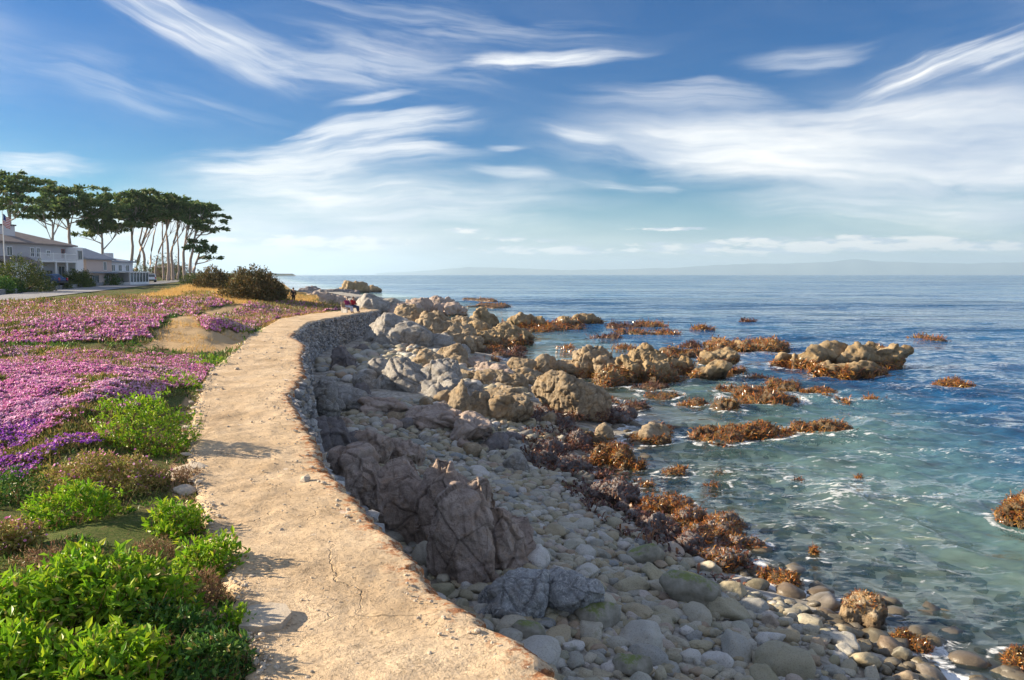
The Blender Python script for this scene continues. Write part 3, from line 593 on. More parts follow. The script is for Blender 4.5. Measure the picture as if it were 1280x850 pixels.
    for f_ in foot:
        if low < .3: FOOT.append(f_)
    if kelp:
        w_ = ((P2[:, 2] > kz[0]-.12) & (P2[:, 2] < kz[1]+.3*fbm(P2*1.3, 3, sd+9)) & (Nn[:, 2] > -.35)); w_ &= fbm(P2*2.1/ks, 3, sd+12) > (-grow)
        idx = np.nonzero(w_)[0]
        if len(idx):
            idx = rng.choice(idx, size=int(kelp*2.6)); n = len(idx); s = np.clip(dm*.0033, .04, .35)*ks*.9
            pp = P2[idx]+rng.normal(size=(n, 3))*s*.25
            w2 = blades('seaweed', pp, Nn[idx]*.7+np.array([0, 0, .3]), s*rng.uniform(.9, 2.9, n), s*rng.uniform(.16, .42, n), rng, 1.0, .8, MATS[weed], o, org)
            tag(w2, 'brown and orange seaweed', kind='stuff')
    return o
GR = 'rock outcrops along the shore'
rock('rock_outcrop', 'big brown blocky outcrop with deep vertical cracks, tight against the wall below the path', [(396,500,560,668,1.8,1.0),(450,560,555,682,1.6,1.0),(505,606,566,695,1.4,.9),(545,632,592,712,1.3,.9),(565,662,618,726,1.2,.8),(592,688,646,720,1.1,.85),(522,622,610,754,1.2,.8)], 'brown_rock', 'block', seed=1, group=GR, vk=.0013, amp=.85, dip=(.82, -.5, .28), th=.2)
rock('rock_outcrop', 'grey white-veined outcrop among the boulders in front of the big brown outcrop', [(598,700,710,790,1.2,.8),(655,755,712,786,1.15,.8),(590,660,735,800,1.2,.7)], 'marbled_rock', 'block', seed=2, group=GR, vk=.0013, dip=(.55, -.3, .75), th=.12)
rock('rock_outcrop', 'dark purplish layered outcrop at the wall foot behind the brown outcrop', [(388,445,522,572,1.9,1.1),(415,475,530,570,1.7,1.0)], 'dark_rock', 'block', dip=(.9, .2, .2), seed=3, group=GR)
rock('rock_outcrop', 'pale sloping spur running down from the foot of the wall', [(372,425,472,520,2.0,1.2),(400,470,484,512,1.6,1.0),(425,500,498,518,1.5,1.0)], 'grey_rock', 'slab', seed=4, group=GR)
rock('rock_outcrop', 'large blue-grey slab with slanting layers at the far end of the wall', [(448,515,390,444,.9,1.3),(478,548,396,446,.8,1.3),(515,570,408,446,.7,1.2),(545,590,424,447,.5,1.0)], 'grey_rock', 'slab', seed=5, group=GR)
rock('rock_outcrop', 'rounded pale slab beside the green pebbles of the cove', [(470,538,446,498,1.2,1.),(500,580,450,502,1.1,.9),(530,600,462,514,1.1,.8)], 'grey_rock', 'slab', seed=6, group=GR)
rock('rock_outcrop', 'lumpy grey ridge topped by one orange-tan knob behind the pale slab', [(500,560,436,472,1.0,.9),(538,586,425,465,.9,.9),(560,590,440,470,.8,.8)], 'tan_rock', 'pillow', seed=7, group=GR)
rock('rock_outcrop', 'brown egg-shaped rock standing at the left end of the tan ridge', [(583,612,480,523,1.0,.9),(560,596,475,520,1.1,.8)], 'tan_rock', 'pillow', seed=8, group=GR)
rock('rock_outcrop', 'long tan ridge covered in a net of dark cracks in the middle of the shore', [(600,680,476,523,.9,.8),(655,745,462,516,.7,.75),(710,765,474,518,.6,.7),(612,650,483,525,.95,.6)], 'tan_rock', 'pillow', kelp=900, kz=(.1,.75), seed=9, group=GR, weed='dark_weed', amp=.9)
rock('rock_outcrop', 'low sunlit tan ledges directly behind the cracked ridge', [(588,660,462,485,1.0,.8),(625,690,458,480,.9,.8),(560,620,462,480,1.1,.8)], 'tan_rock', 'pillow', seed=10, group=GR)
rock('rock_outcrop', 'bumpy tan row of knobs at the water behind the low ledges', [(634,672,444,466,.6,.9),(660,705,441,464,.5,.9),(690,735,446,466,.4,.9)], 'tan_rock', 'pillow', kelp=350, kz=(.0,.5), seed=11, group=GR)
rock('sea_rock', 'tall tan boulder with one sunlit flank rising behind the cracked ridge', [(717,772,428,468,.3,.8),(740,785,440,470,.3,.7)], 'tan_rock', 'crag', kelp=300, kz=(0,.5), seed=12, group=GR)
rock('sea_rock', 'ragged pile of brown weedy rocks right of the tall tan boulder', [(775,830,428,466,.2,.9),(760,800,446,476,.2,.9),(795,845,448,478,.15,.8),(745,790,455,480,.2,.8)], 'reef_rock', 'crag', kelp=1100, kz=(0,1.1), seed=13, group=GR)
rock('sea_rock', 'three-sided tan rock standing in the middle of the weedy reef', [(808,850,436,468,.15,.8),(840,868,446,468,.1,.8)], 'reef_rock', 'crag', kelp=350, kz=(0,.6), seed=14, group=GR)
rock('sea_rock', 'smooth round-backed tan rock at the right end of the weedy reef', [(862,914,447,475,.1,.8),(876,925,433,456,.1,.8),(905,936,455,469,.05,.8)], 'reef_rock', 'block', kelp=500, kz=(0,.45), seed=15, group=GR)
rock('sea_rock', 'dark gold weedy reef left of the bare twin-humped islet', [(888,935,424,441,.0,.8),(925,974,420,441,.0,.8),(820,880,436,448,.0,.5)], 'reef_rock', 'crag', kelp=1300, kz=(0,1.4), seed=16, group=GR, flat=.5)
rock('sea_rock', 'bare twin-humped golden islet standing alone off the shore', [(978,1050,432,462,.0,.7),(1020,1076,430,460,.0,.8),(1046,1104,425,462,.0,.8),(1080,1142,431,461,.0,.7),(1015,1105,450,472,.0,.4),(966,1000,438,458,.0,.7)], 'reef_rock', 'block', kelp=1300, kz=(0,.5), seed=17, group=GR, amp=1.0)
rock('sea_rock', 'weed mat carrying one round bare stone, left of the small weed clumps', [(905,1000,484,508,.0,.55),(900,950,480,500,.0,.6),(966,992,475,490,.05,.8),(896,925,502,517,.0,.7)], 'reef_rock', 'crag', kelp=1500, kz=(0,.75), seed=18, group=GR, flat=.75)
rock('sea_rock', 'long low orange weed bank lying out in the middle of the water', [(860,930,534,558,.0,.5),(905,990,526,548,.0,.4),(985,1066,524,545,.0,.45),(1010,1050,532,546,.0,.5)], 'reef_rock', 'crag', kelp=2200, kz=(-.1,1.), seed=19, group=GR, flat=.75, grow=.9)
rock('sea_rock', 'squarish grey rock with orange weed on its right side', [(794,836,523,552,.0,.8)], 'tan_rock', 'block', kelp=0, seed=20, group=GR)
rock('sea_rock', 'low orange weed skirt round the squarish grey rock', [(785,836,540,556,.0,.5),(824,838,524,548,.0,.8)], 'reef_rock', 'crag', kelp=500, kz=(-.1,1.), seed=60, group=GR, flat=.75, grow=.9)
rock('sea_rock', 'dark domed weedy rock in front of the squarish grey rock', [(736,790,556,584,.0,.8),(775,806,574,588,.0,.7)], 'reef_rock', 'crag', kelp=1000, kz=(-.1,1.2), seed=21, group=GR, grow=.6)
rock('sea_rock', 'small round tan stone beside two yellow ones in a wet channel', [(744,768,528,552,.1,.9)], 'tan_rock', 'pillow', kelp=80, kz=(0,.4), seed=22, group=GR)
rock('sea_rock', 'pair of small yellowish stones in the wet channel', [(724,748,538,555,.15,.9),(736,760,545,558,.1,.8)], 'reef_rock', 'pillow', seed=23, group=GR)
rock('sea_rock', 'small orange weed clump off the tip of the boulder beach', [(824,860,584,600,.0,.7),(838,858,581,594,.0,.7)], 'reef_rock', 'crag', kelp=420, kz=(-.1,1.), seed=24, group=GR, flat=.75, grow=.9)
rock('sea_rock', 'flat orange weed tuft right of the small weed clump', [(888,918,590,600,.0,.7)], 'reef_rock', 'crag', kelp=280, kz=(-.1,1.), seed=25, group=GR, flat=.75, grow=.9)
rock('sea_rock', 'bright orange-brown weed mound at the water edge beyond the beach boulders', [(806,868,612,642,.05,.8),(838,884,630,655,.05,.8),(800,840,618,640,.1,.8)], 'dark_rock', 'crag', kelp=1500, kz=(-.1,1.3), seed=26, group=GR, flat=.5, grow=.9)
rock('sea_rock', 'second orange weed mound reaching further into the green water', [(880,934,636,672,.0,.8),(850,890,648,680,.1,.8)], 'dark_rock', 'crag', kelp=1500, kz=(-.1,1.3), seed=27, group=GR, flat=.5, grow=.9)
rock('sea_rock', 'low orange weed fringe between the weed mounds and the boulders', [(890,952,668,686,.0,.7),(872,930,680,712,.05,.7)], 'dark_rock', 'crag', kelp=1300, kz=(-.1,1.2), seed=28, group=GR, flat=.5, grow=.9)
rock('sea_rock', 'two small weedy rocks washed by foam beside the beach', [(948,972,706,728,.0,.9),(966,1006,710,736,.0,.8)], 'reef_rock', 'crag', kelp=700, kz=(-.1,1.2), seed=29, group=GR, flat=.5, grow=.7)
rock('sea_rock', 'pale boulder wearing a cap of orange weed at the edge of the green shallows', [(1054,1114,741,784,.0,.9)], 'tan_rock', 'crag', kelp=190, kz=(.42,1.6), seed=30, group=GR, amp=.6)
rock('sea_rock', 'orange weed mound right of the pale weed-capped boulder', [(1112,1150,786,806,.0,.9),(1138,1174,786,816,.0,.9)], 'reef_rock', 'crag', kelp=800, kz=(-.1,1.), seed=31, group=GR, flat=.5, grow=.8)
rock('sea_rock', 'orange weedy rock cut by the right edge of the photo', [(1252,1300,622,662,.0,.9),(1262,1310,616,640,.3,.8)], 'reef_rock', 'crag', kelp=1200, kz=(-.1,1.6), seed=32, group=GR, grow=.6)
rock('sea_rock', 'small dark orange weed rock low at the right edge of the photo', [(1256,1300,808,836,.0,.9)], 'reef_rock', 'crag', kelp=600, kz=(-.1,1.), seed=33, group=GR, grow=.9)
rock('sea_rock', 'lone green-and-brown weed rock below the golden islet', [(1162,1200,476,487,.0,.6),(1180,1212,474,488,.0,.7)], 'reef_rock', 'crag', kelp=550, kz=(-.1,1.), seed=34, group=GR, flat=.75, grow=.7)
rock('sea_rock', 'small weed lump in foam right of the weed mat', [(1080,1106,496,506,.0,.8)], 'reef_rock', 'crag', kelp=250, kz=(-.1,1.), seed=35, group=GR, flat=.75, grow=.9)
rock('sea_rock', 'pair of weed lumps between the mat with the stone and the lone foam lump', [(1012,1042,482,494,.0,.8),(1026,1046,492,500,.0,.8),(1048,1062,497,508,.0,.8)], 'reef_rock', 'crag', kelp=420, kz=(-.1,1.), seed=36, group=GR, flat=.75, grow=.9)
rock('sea_rock', 'brown rock with a dark left half in the far row of breakers', [(632,672,392,411,.0,.7),(660,685,396,411,.0,.8)], 'reef_rock', 'crag', kelp=500, kz=(0,.6), seed=37, group=GR)
rock('sea_rock', 'sunlit tan rock with a pointed right end in the far row of breakers', [(712,748,390,406,.0,.7),(690,722,394,410,.0,.7)], 'reef_rock', 'crag', kelp=300, kz=(0,.7), seed=38, group=GR)
rock('sea_rock', 'orange weed shelf in front of the far row of breakers', [(664,715,403,414,.0,.4)], 'reef_rock', 'crag', kelp=500, kz=(-.1,1.), seed=39, group=GR, flat=.75, grow=.9)
rock('sea_rock', 'pointed tan rock where the rocky point meets the water', [(582,618,384,412,.2,.8),(600,625,392,412,.1,.8)], 'reef_rock', 'crag', seed=40, group=GR)
rock('sea_rock', 'broad dark brown rock in the water below the pointed tan rock', [(600,664,402,430,.1,.7),(572,620,402,424,.3,.8),(590,628,412,432,.2,.8)], 'reef_rock', 'crag', kelp=500, kz=(0,.5), seed=41, group=GR)
rock('rock_outcrop', 'jagged dark rocky point running out at the end of the path', [(505,540,367,392,.3,.8),(528,562,366,390,.1,.8),(480,530,375,398,.6,.8),(548,584,374,394,.0,.8),(550,572,371,388,.0,.8)], 'brown_rock', 'crag', kelp=400, kz=(0,.8), seed=42, group=GR)
rock('rock_outcrop', 'rough tan rocks heaped between the grey slab and the rocky point', [(488,540,382,414,1.0,.9),(525,578,388,420,.7,.9),(510,560,396,425,.9,.8),(550,602,402,430,.5,.8),(560,596,392,414,.3,.8),(540,590,408,440,.6,.8)], 'tan_rock', 'crag', seed=43, group=GR)
rock('rock_outcrop', 'smaller tan rocks between the big slab and the water', [(550,590,420,440,.5,.9),(565,605,415,436,.4,.8)], 'tan_rock', 'crag', seed=44, group=GR)
rock('rock_outcrop', 'pale blue-grey rock hump just beyond the bench', [(445,490,367,390,1.5,.9),(470,505,371,392,1.2,.9),(430,460,372,388,1.5,.8)], 'grey_rock', 'slab', seed=45, group=GR)
rock('rock_outcrop', 'dark broken rocks along the bluff edge behind the bench', [(384,412,365,377,2.2,.8),(402,432,367,379,1.9,.8),(420,446,369,380,1.7,.8),(372,392,362,371,2.4,.8)], 'brown_rock', 'crag', seed=57, group=GR)
rb = np.random.default_rng(303)
for i in range(34):                                       # angular blocks fallen among the cobbles under the wall
    px_, py_ = rb.uniform(425, 700), rb.uniform(506, 600); w_ = rb.uniform(18, 46)*(py_/560)
    if px_ < 430+(py_-506)*2.1 and py_ > 540: continue
    q_ = hitH(px_, py_); rock('angular_boulder', 'broken angular boulder among the cobbles between the wall and the tan ridge', [(px_-w_/2, px_+w_/2, py_-w_*rb.uniform(.45, .7), py_, q_.z, .8)], ('brown_rock', 'tan_rock', 'grey_rock', 'dark_rock')[i % 4], 'block', seed=320+i, group='angular boulders under the wall', vk=.0018, cat='boulder', amp=.8)
rock('rock_outcrop', 'low grey bedrock sheet stretching from the wall bend to the cracked ridge', [(430,520,492,520,1.45,.9),(500,590,500,532,1.25,.8),(560,620,520,548,1.1,.8)], 'brown_rock', 'slab', seed=54, group=GR)
rock('rock_outcrop', 'grey bedrock hump between the cove and the pale slab', [(446,500,448,486,1.2,.9),(440,480,462,494,1.3,.9)], 'grey_rock', 'slab', seed=55, group=GR)
rock('rock_outcrop', 'brown bedrock ribs behind the pale slab where the cove opens to the sea', [(560,610,440,468,.8,.9),(585,640,450,474,.8,.9),(600,655,462,488,.85,.8)], 'brown_rock', 'slab', seed=56, group=GR)
rock('rock_outcrop', 'dark low rocks at the wall foot round the green pebbled cove', [(412,446,432,470,1.3,.9),(436,472,430,452,1.0,.8),(455,480,466,490,1.25,.8),(440,462,478,500,1.5,.8)], 'dark_rock', 'crag', seed=51, group=GR, amp=.7)
rock('rock_outcrop', 'broken brown ledges beneath the pale slab where the big pebbles begin', [(520,575,505,530,1.2,.7),(560,615,515,540,1.1,.7),(480,530,508,524,1.3,.7)], 'brown_rock', 'slab', seed=52, group=GR)
rock('rock_outcrop', 'low dark rubble ledge between the layered outcrop and the brown outcrop', [(430,490,538,572,1.7,.8),(470,530,545,572,1.5,.7)], 'brown_rock', 'crag', seed=53, group=GR, amp=.7)
rock('rock_outcrop', 'dark flat-topped sea stack far beyond the bench', [(424,448,350,366,.0,.8),(440,462,349.5,366,.0,.8),(455,478,355,365,.0,.7)], 'reef_rock', 'crag', seed=46, group=GR, amp=1.3)
rock('rock_outcrop', 'long low dark rock shelf left of the far sea stack', [(388,430,359,369,.6,.6),(372,400,357,366,.8,.6),(416,450,361,369,.3,.7)], 'dark_rock', 'crag', seed=47, group=GR)
rock('rock_outcrop', 'wet dark weedy ledge below the cracked tan ridge', [(650,720,506,532,.45,.5),(705,770,502,524,.3,.6),(740,790,505,525,.15,.6)], 'dark_rock', 'crag', kelp=1600, kz=(-.1,1.2), seed=48, group=GR, flat=.5, weed='dark_weed', grow=.7)
rock('rock_outcrop', 'low dark weed-strewn rocks where the boulder beach meets the channel', [(672,700,545,568,.45,.7),(640,700,560,578,.5,.5),(690,735,562,590,.2,.7),(705,740,536,556,.25,.7)], 'dark_rock', 'crag', kelp=1500, kz=(-.1,1.3), seed=49, group=GR, flat=.5, weed='dark_weed', grow=.6)
rock('rock_outcrop', 'dark weed-hung rocks between the boulders and the first orange mound', [(740,800,600,625,.25,.6),(790,850,640,668,.25,.7),(840,880,660,690,.2,.7)], 'dark_rock', 'crag', kelp=1500, kz=(-.1,1.3), seed=50, group=GR, flat=.5, weed='dark_weed', grow=.7)
wm = 'low weed mats awash between the rocks and the open water'
MATS_W = [(758,800,404,411),(800,832,402,410),(770,815,412,420),(740,780,419,425),(820,850,414,420),(865,888,407,413),(925,942,400,404),(600,640,378,386),(585,612,372,378),(700,728,404,411),(660,700,408,416),(1140,1178,420,427),(850,880,428,434),(700,718,432,440),(770,795,430,440),(790,838,478,490),(800,850,488,500),(848,884,498,508),(775,810,500,512),(820,860,470,480),(730,770,492,505),(620,650,438,447),(590,625,446,456),(604,630,433,441),(640,656,434,440),(940,966,494,502),(900,915,465,472),(930,962,468,476),(1000,1016,488,494),(1090,1100,430,436),(742,760,590,602),(880,905,602,612),(800,822,600,612),(990,1004,600,606),(1068,1082,598,604),(1012,1022,690,696)]
for i, (x0, x1, yt, yb) in enumerate(MATS_W):
    rock('weed_mat', 'low brown weed mat awash between the rocks and the open water', [(x0, x1, yt, yb, 0.0, .6)], 'reef_rock', 'crag', kelp=160, kz=(-.1, 1.), seed=100+i, group=wm, grow=.9, vk=.003, flat=.85, cat='weed mat', weed='kelp' if i % 3 else 'dark_weed')

# ---------------- boulders of the beach ----------------
r = np.random.default_rng(77); PROT = []
for k in range(14):
    BV, BF = ico(4); q = r.uniform(0, 40, 3); kq = 7 if k % 3 else 11; N = r.normal(size=(kq, 3)); N /= np.linalg.norm(N, axis=1)[:, None]; h = r.uniform(.72 if k % 3 else .58, 1.0, kq)
    d = BV@N.T; rr = (np.where(d > .05, h/np.maximum(d, .05), 50.)**-(7.0 if k % 3 else 16.)).sum(1)**(-1/(7.0 if k % 3 else 16.))
    V = BV*np.minimum(rr, 1.1)[:, None]*(1+.13*fbm(BV*1.1+q, 2)+.035*fbm(BV*3.5+q, 3))[:, None]; V /= np.abs(V).max(0)
    PROT.append(np_mesh('boulder', V*np.array([1.0, r.uniform(.62, .9), r.uniform(.42, .68)]), BF, True))
bpoly = polyW([(425,545),(440,515),(475,508),(560,505),(640,535),(690,560),(715,600),(790,650),(850,690),(905,722),(960,750),(1060,780),(1170,840),(1190,900),(900,960),(640,960),(520,800),(440,600)], hitH)
placed = []                                            # x, y, r
for f_ in FOOT[:0]: pass
def try_place(x, y, rad, k=.80):
    for (a, b_, c_) in placed:
        if (x-a)**2+(y-b_)**2 < ((rad+c_)*k)**2: return False
    placed.append((x, y, rad)); return True
cand = []
bx = [p[0] for p in bpoly]; by = [p[1] for p in bpoly]
R1 = [('boulder', .37, 12, .86), ('boulder', .29, 60, .84), ('boulder', .22, 170, .80), ('boulder', .16, 640, .78)]
nb = 0; BL = []
outc = [(-1.2, 16.6, 1.9, 2.2)]
for nm, rad, cnt, kk in R1:
    tries = 0; got = 0
    while got < cnt and tries < cnt*40:
        tries += 1; x = r.uniform(min(bx), max(bx)); y = min(by)+(max(by)-min(by))*r.random()**1.5
        if not inpoly(np.array([x]), np.array([y]), bpoly)[0]: continue
        if x < wall_edge(y)+.9 or y > 38: continue
        rd = rad*r.uniform(.8, 1.25)*(1 if y < 20 else .92)
        if try_place(x, y, rd, kk): got += 1; BL.append((x, y, rd))
for _ in range(900):                                    # green pebbles and cobbles of the cove
    y = r.uniform(38, 60); x = r.uniform(-11, 1)
    if wall_edge(y)+.9 < x < shx(y)-1.5 and try_place(x, y, (q_ := r.uniform(.18, .38)), .8): BL.append((x, y, q_))
BL.sort(key=lambda q: -q[2]/q[1]); BIG, SMALL = BL[:290], BL[290:]
bg_ = 'rounded boulders of the beach'; mats_b = MATS['boulder_stone']
for me in PROT: me.materials.append(mats_b)
for i, (x, y, rd) in enumerate(BIG):
    o = bpy.data.objects.new('boulder', PROT[i % 14]); col.objects.link(o); z = float(Hb(np.array([x]), np.array([y]))[0])
    o.scale = (rd*r.uniform(1.0, 1.3), rd*r.uniform(.9, 1.15), rd*r.uniform(.95, 1.35)); o.location = (x, y, z+rd*r.uniform(.12, .34)); o.rotation_euler = (r.normal()*.22, r.normal()*.22, r.uniform(0, 6.28))
    tag(o, 'smooth rounded grey-brown boulder lying on the beach below the wall', 'boulder', bg_)
for (px, py, w_, lab) in [(748,785,52,'boulder with a bright green algae patch just right of the grey veined outcrop'),(660,800,40,'green-stained boulder close under the path edge near the bottom of the photo'),(808,705,44,'boulder with a green algae edge left of the pale slab boulder'),(862,755,64,'large mossy boulder with a long green streak above the small shingle'),(790,845,44,'green-topped boulder at the bottom edge of the photo')]:
    p = hitH(px, py); rd = w_/FPX*p.y/2; o = bpy.data.objects.new('boulder', PROT[(px) % 14].copy()); o.data.materials.clear(); o.data.materials.append(MATS['algae_stone']); col.objects.link(o)
    o.scale = (rd*1.25, rd, rd*1.5); o.location = (p.x, p.y, p.z+rd*.55); o.rotation_euler = (.25, .1, r.uniform(-.5, .5)); tag(o, lab, 'boulder', bg_)
C = np.array([(x, y, 0) for x, y, _ in SMALL]+[(0, 0, 0)]); 
n = 5200; xs = r.uniform(min(bx)-1, max(bx), n*3); ysr = min(by)+(max(by)-min(by))*r.random(n*3)**1.6; kp = (inpoly(xs, ysr, bpoly) | ((xs < shx(ysr)-1.0) & (ysr < 62))) & (xs > wall_edge(ysr)+.55)
xs, ysr = xs[kp][:n], ysr[kp][:n]; s = (.05+.10*r.random(len(xs))**1.6)*(1+np.clip(ysr-18, 0, 40)*.03)
C = np.stack([xs, ysr, Hb(xs, ysr)+s*.25], 1); S = np.stack([s*r.uniform(1, 1.5, len(s)), s*r.uniform(.8, 1.1, len(s)), s*r.uniform(.5, .8, len(s))], 1)
k_ = 700; yu = 9+28*r.random(k_); xu = shx(yu)+7*r.random(k_)**1.3; su = r.uniform(.08, .28, k_); C = np.concatenate([C, np.stack([xu, yu, Hb(xu, yu)+su*.2], 1)]); S = np.concatenate([S, np.stack([su*1.2, su, su*.55], 1)])
sx = np.array([(x, y) for x, y, _ in SMALL]).reshape(-1, 2); sr = np.array([q for *_, q in SMALL])
if len(sx):
    C = np.concatenate([C, np.stack([sx[:, 0], sx[:, 1], Hb(sx[:, 0], sx[:, 1])+sr*.25], 1)]); S = np.concatenate([S, np.stack([sr*1.15, sr*.95, sr*.65], 1)])
tag(link('beach_shingle', lumps_mesh('shingle', C, S, 2, 5, smooth=True), None, MATS['shingle_stone']), 'small mixed stones and shingle filling the beach between the boulders', 'shingle', kind='stuff')
# loose weed washed up among the boulders
wp = polyW([(640,545),(700,530),(770,560),(860,640),(930,690),(960,735),(930,745),(850,715),(760,665),(700,610),(650,575)], hitH)
n = 9000; xs = r.uniform(min(p[0] for p in wp), max(p[0] for p in wp), n); ysr = r.uniform(min(p[1] for p in wp), max(p[1] for p in wp), n)
kp = inpoly(xs, ysr, wp) & (n2(xs, ysr, 1.1, 3, 61) > .02); xs, ysr = xs[kp], ysr[kp]; P = np.stack([xs, ysr, Hb(xs, ysr)+.08+.12*r.random(len(xs))], 1)
o = blades('washed_up_weed', P, np.tile([0, 0, 1.], (len(P), 1)), r.uniform(.08, .22, len(P)), r.uniform(.04, .1, len(P)), r, 1.0, .3, MATS['dark_weed']); tag(o, 'dark washed-up seaweed strewn between the beach boulders and the water', 'seaweed', kind='stuff')

# ---------------- the sea ----------------
def spacing(lim, a0, a1, s0, g):
    v = [a0]; 
    while v[-1] < a1: v.append(v[-1]+s0)
    while v[-1] < lim: v.append(v[-1]+(v[-1]-v[-2])*g)
    return np.array(v)
ys = spacing(26000, 9, 34, .13, 1.022); xr = spacing(26000, -2, 20, .14, 1.05); xl = -spacing(26000, 2, 5, .25, 1.09)[::-1]
ys = np.concatenate([[-900, -300, -60, -10, 2, 6], ys[:]]); xs = np.concatenate([xl, xr])
Y, X = np.meshgrid(ys, xs, indexing='ij')
spx = np.gradient(xs)[None]*np.ones_like(Y); spy = np.gradient(ys)[:, None]*np.ones_like(Y); sp = np.maximum(spx, spy)
Zs = np.zeros_like(X); rw = np.random.default_rng(8); depth = -Hb(X, Y)
Xw = X+1.6*n2(X, Y, .06, 3, 71); Yw_ = Y+1.6*n2(X, Y, .06, 3, 72)
for k in range(46):
    lam = .55*(1.085**k); th = math.radians(258+rw.normal()*34); kx, ky = math.cos(th)*6.283/lam, math.sin(th)*6.283/lam
    A = .0150*lam**.85*(.3 if lam > 7 else (1.6 if lam < 2.5 else 1)); ph = Xw*kx+Yw_*ky+rw.uniform(0, 6.28); fade = 1-sstep(lam*.22, lam*.45, sp)
    Zs += A*fade*(1-np.abs(np.sin(ph*.5))*2+.36)*.55
Zs *= sstep(-.1, .7, depth)*.85+.15
foam = np.zeros_like(X)
for (fx, fy, rx, ry) in FOOT:
    i0, i1 = np.searchsorted(ys, [fy-ry*2-1.2, fy+ry*2+1.2]); j0, j1 = np.searchsorted(xs, [fx-rx*2-1.2, fx+rx*2+1.2])
    if i1 > i0 and j1 > j0:
        xx, yy = X[i0:i1, j0:j1], Y[i0:i1, j0:j1]; q = np.sqrt(((xx-fx)/(rx+.25))**2+((yy-fy)/(ry+.25))**2)
        foam[i0:i1, j0:j1] = np.maximum(foam[i0:i1, j0:j1], .56*np.exp(-((q-1.0)/.3)**2))
foam = np.maximum(foam, .62*np.exp(-((depth-.03)/.09)**2)*(depth > -.4)); foam = np.maximum(foam, .3*np.exp(-((depth-.4)/.4)**2)); foam *= 1-.75*sstep(60, 90, Y)
m, nt, b = mat('sea_water', .05, .5); P = pos(nt)
def bumpn(h, s, d, prev=None):
    ins = {'Height': h, 'Strength': s, 'Distance': d}
    if prev is not None: ins['Normal'] = prev
    return nd(nt, 'Bump', ins).outputs[0]
stv = nd(nt, 'VectorMath', {0: P, 1: (.55, 1.35, 1.0)}, operation='MULTIPLY').outputs[0]
n_w = mapr(nt, noise(nt, nd(nt, 'VectorMath', {0: P, 1: (.22, 1, 1)}, operation='MULTIPLY').outputs[0], .016, 5, .65), .38, .62, .55, 1.25)
def slope(sx, sy, sc_, k, det, ds=.3):
    v = nd(nt, 'VectorMath', {0: P, 1: (sx, sy, 1)}, operation='MULTIPLY').outputs[0]
    c_ = nd(nt, 'TexNoise', {'Vector': v, 'Scale': sc_, 'Detail': det, 'Roughness': .6, 'Distortion': ds}).outputs[1]
    c_ = nd(nt, 'VectorMath', {0: c_, 1: (.5, .5, .5)}, operation='SUBTRACT').outputs[0]
    return nd(nt, 'VectorMath', {0: c_, 1: (k, k, 0)}, operation='MULTIPLY').outputs[0]
tot = slope(.45, 1.3, 4.2, 1.25, 5)                       # wind ripples, chop and swell as slopes of the surface
for q in (slope(.45, 1.25, .9, 1.15, 4), slope(.35, 1, .12, 1.15, 5), slope(.3, 1, .022, 1.2, 5)): tot = nd(nt, 'VectorMath', {0: tot, 1: q}, operation='ADD').outputs[0]
tot = nd(nt, 'VectorMath', {0: tot, 'Scale': n_w}, operation='SCALE').outputs[0]
N1 = nd(nt, 'VectorMath', {0: nd(nt, 'VectorMath', {0: nd(nt, 'NewGeometry').outputs['Normal'], 1: tot}, operation='ADD').outputs[0]}, operation='NORMALIZE').outputs[0]
dep = attr(nt, 'depth'); df = mth(nt, 'SUBTRACT', 1.0, mth(nt, 'POWER', 2.718, mth(nt, 'MULTIPLY', mapr(nt, dep, 0, 4, 0, 4, False), -.42)))
deep = nd(nt, 'BsdfDiffuse', {0: mixc(nt, mapr(nt, dep, .3, 2.6), (.19, .37, .36), (.013, .105, .27)), 'Normal': N1})
thru = nd(nt, 'BsdfTransparent', {0: mixc(nt, df, (.98, 1, .99), (.72, .96, .93))})
body = nd(nt, 'MixShader', {0: df, 1: thru.outputs[0], 2: deep.outputs[0]})
gl = nd(nt, 'BsdfGlossy', {0: (1, 1, 1, 1), 'Roughness': .06, 'Normal': N1}); fr = nd(nt, 'Fresnel', {'IOR': 1.33, 'Normal': N1})
wat = nd(nt, 'MixShader', {0: mth(nt, 'MULTIPLY', fr.outputs[0], .9), 1: body.outputs[0], 2: gl.outputs[0]})
fn = noise(nt, P, 2.2, 8, .72, .8); fm = attr(nt, 'foam'); fa = mapr(nt, mth(nt, 'ADD', fm, mth(nt, 'MULTIPLY_ADD', fn, 1.7, -.85)), .46, .72, 0, .92)
flk = noise(nt, nd(nt, 'VectorMath', {0: P, 1: (.5, 1.25, 1)}, operation='MULTIPLY').outputs[0], 5.5, 5, .7, .4); pat = mapr(nt, noise(nt, P, .16, 4, .6), .44, .62)
cap = mth(nt, 'MULTIPLY', mapr(nt, mth(nt, 'ADD', flk, mth(nt, 'MULTIPLY_ADD', nd(nt, 'SeparateXYZ', {0: P}).outputs[2], .35, mth(nt, 'MULTIPLY', pat, .07))), .68, .75), .55)  # white flecks: small whitecaps plus glints on the ripples painted as diffuse white
fa = mth(nt, 'MAXIMUM', fa, cap)
out = nd(nt, 'MixShader', {0: fa, 1: wat.outputs[0], 2: nd(nt, 'BsdfDiffuse', {0: (.82, .85, .88, 1)}).outputs[0]})
nt.links.new(out.outputs[0], nt.nodes['Material Output'].inputs[0])
tag(link('sea', np_mesh('sea', np.stack([X.ravel(), Y.ravel(), Zs.ravel()], 1), grid_faces(*Y.shape), True, {'depth': np.clip(depth, -1, 5).ravel(), 'foam': foam.ravel()}), None, m), 'rippled blue sea, green and clear in the shallows', kind='structure')
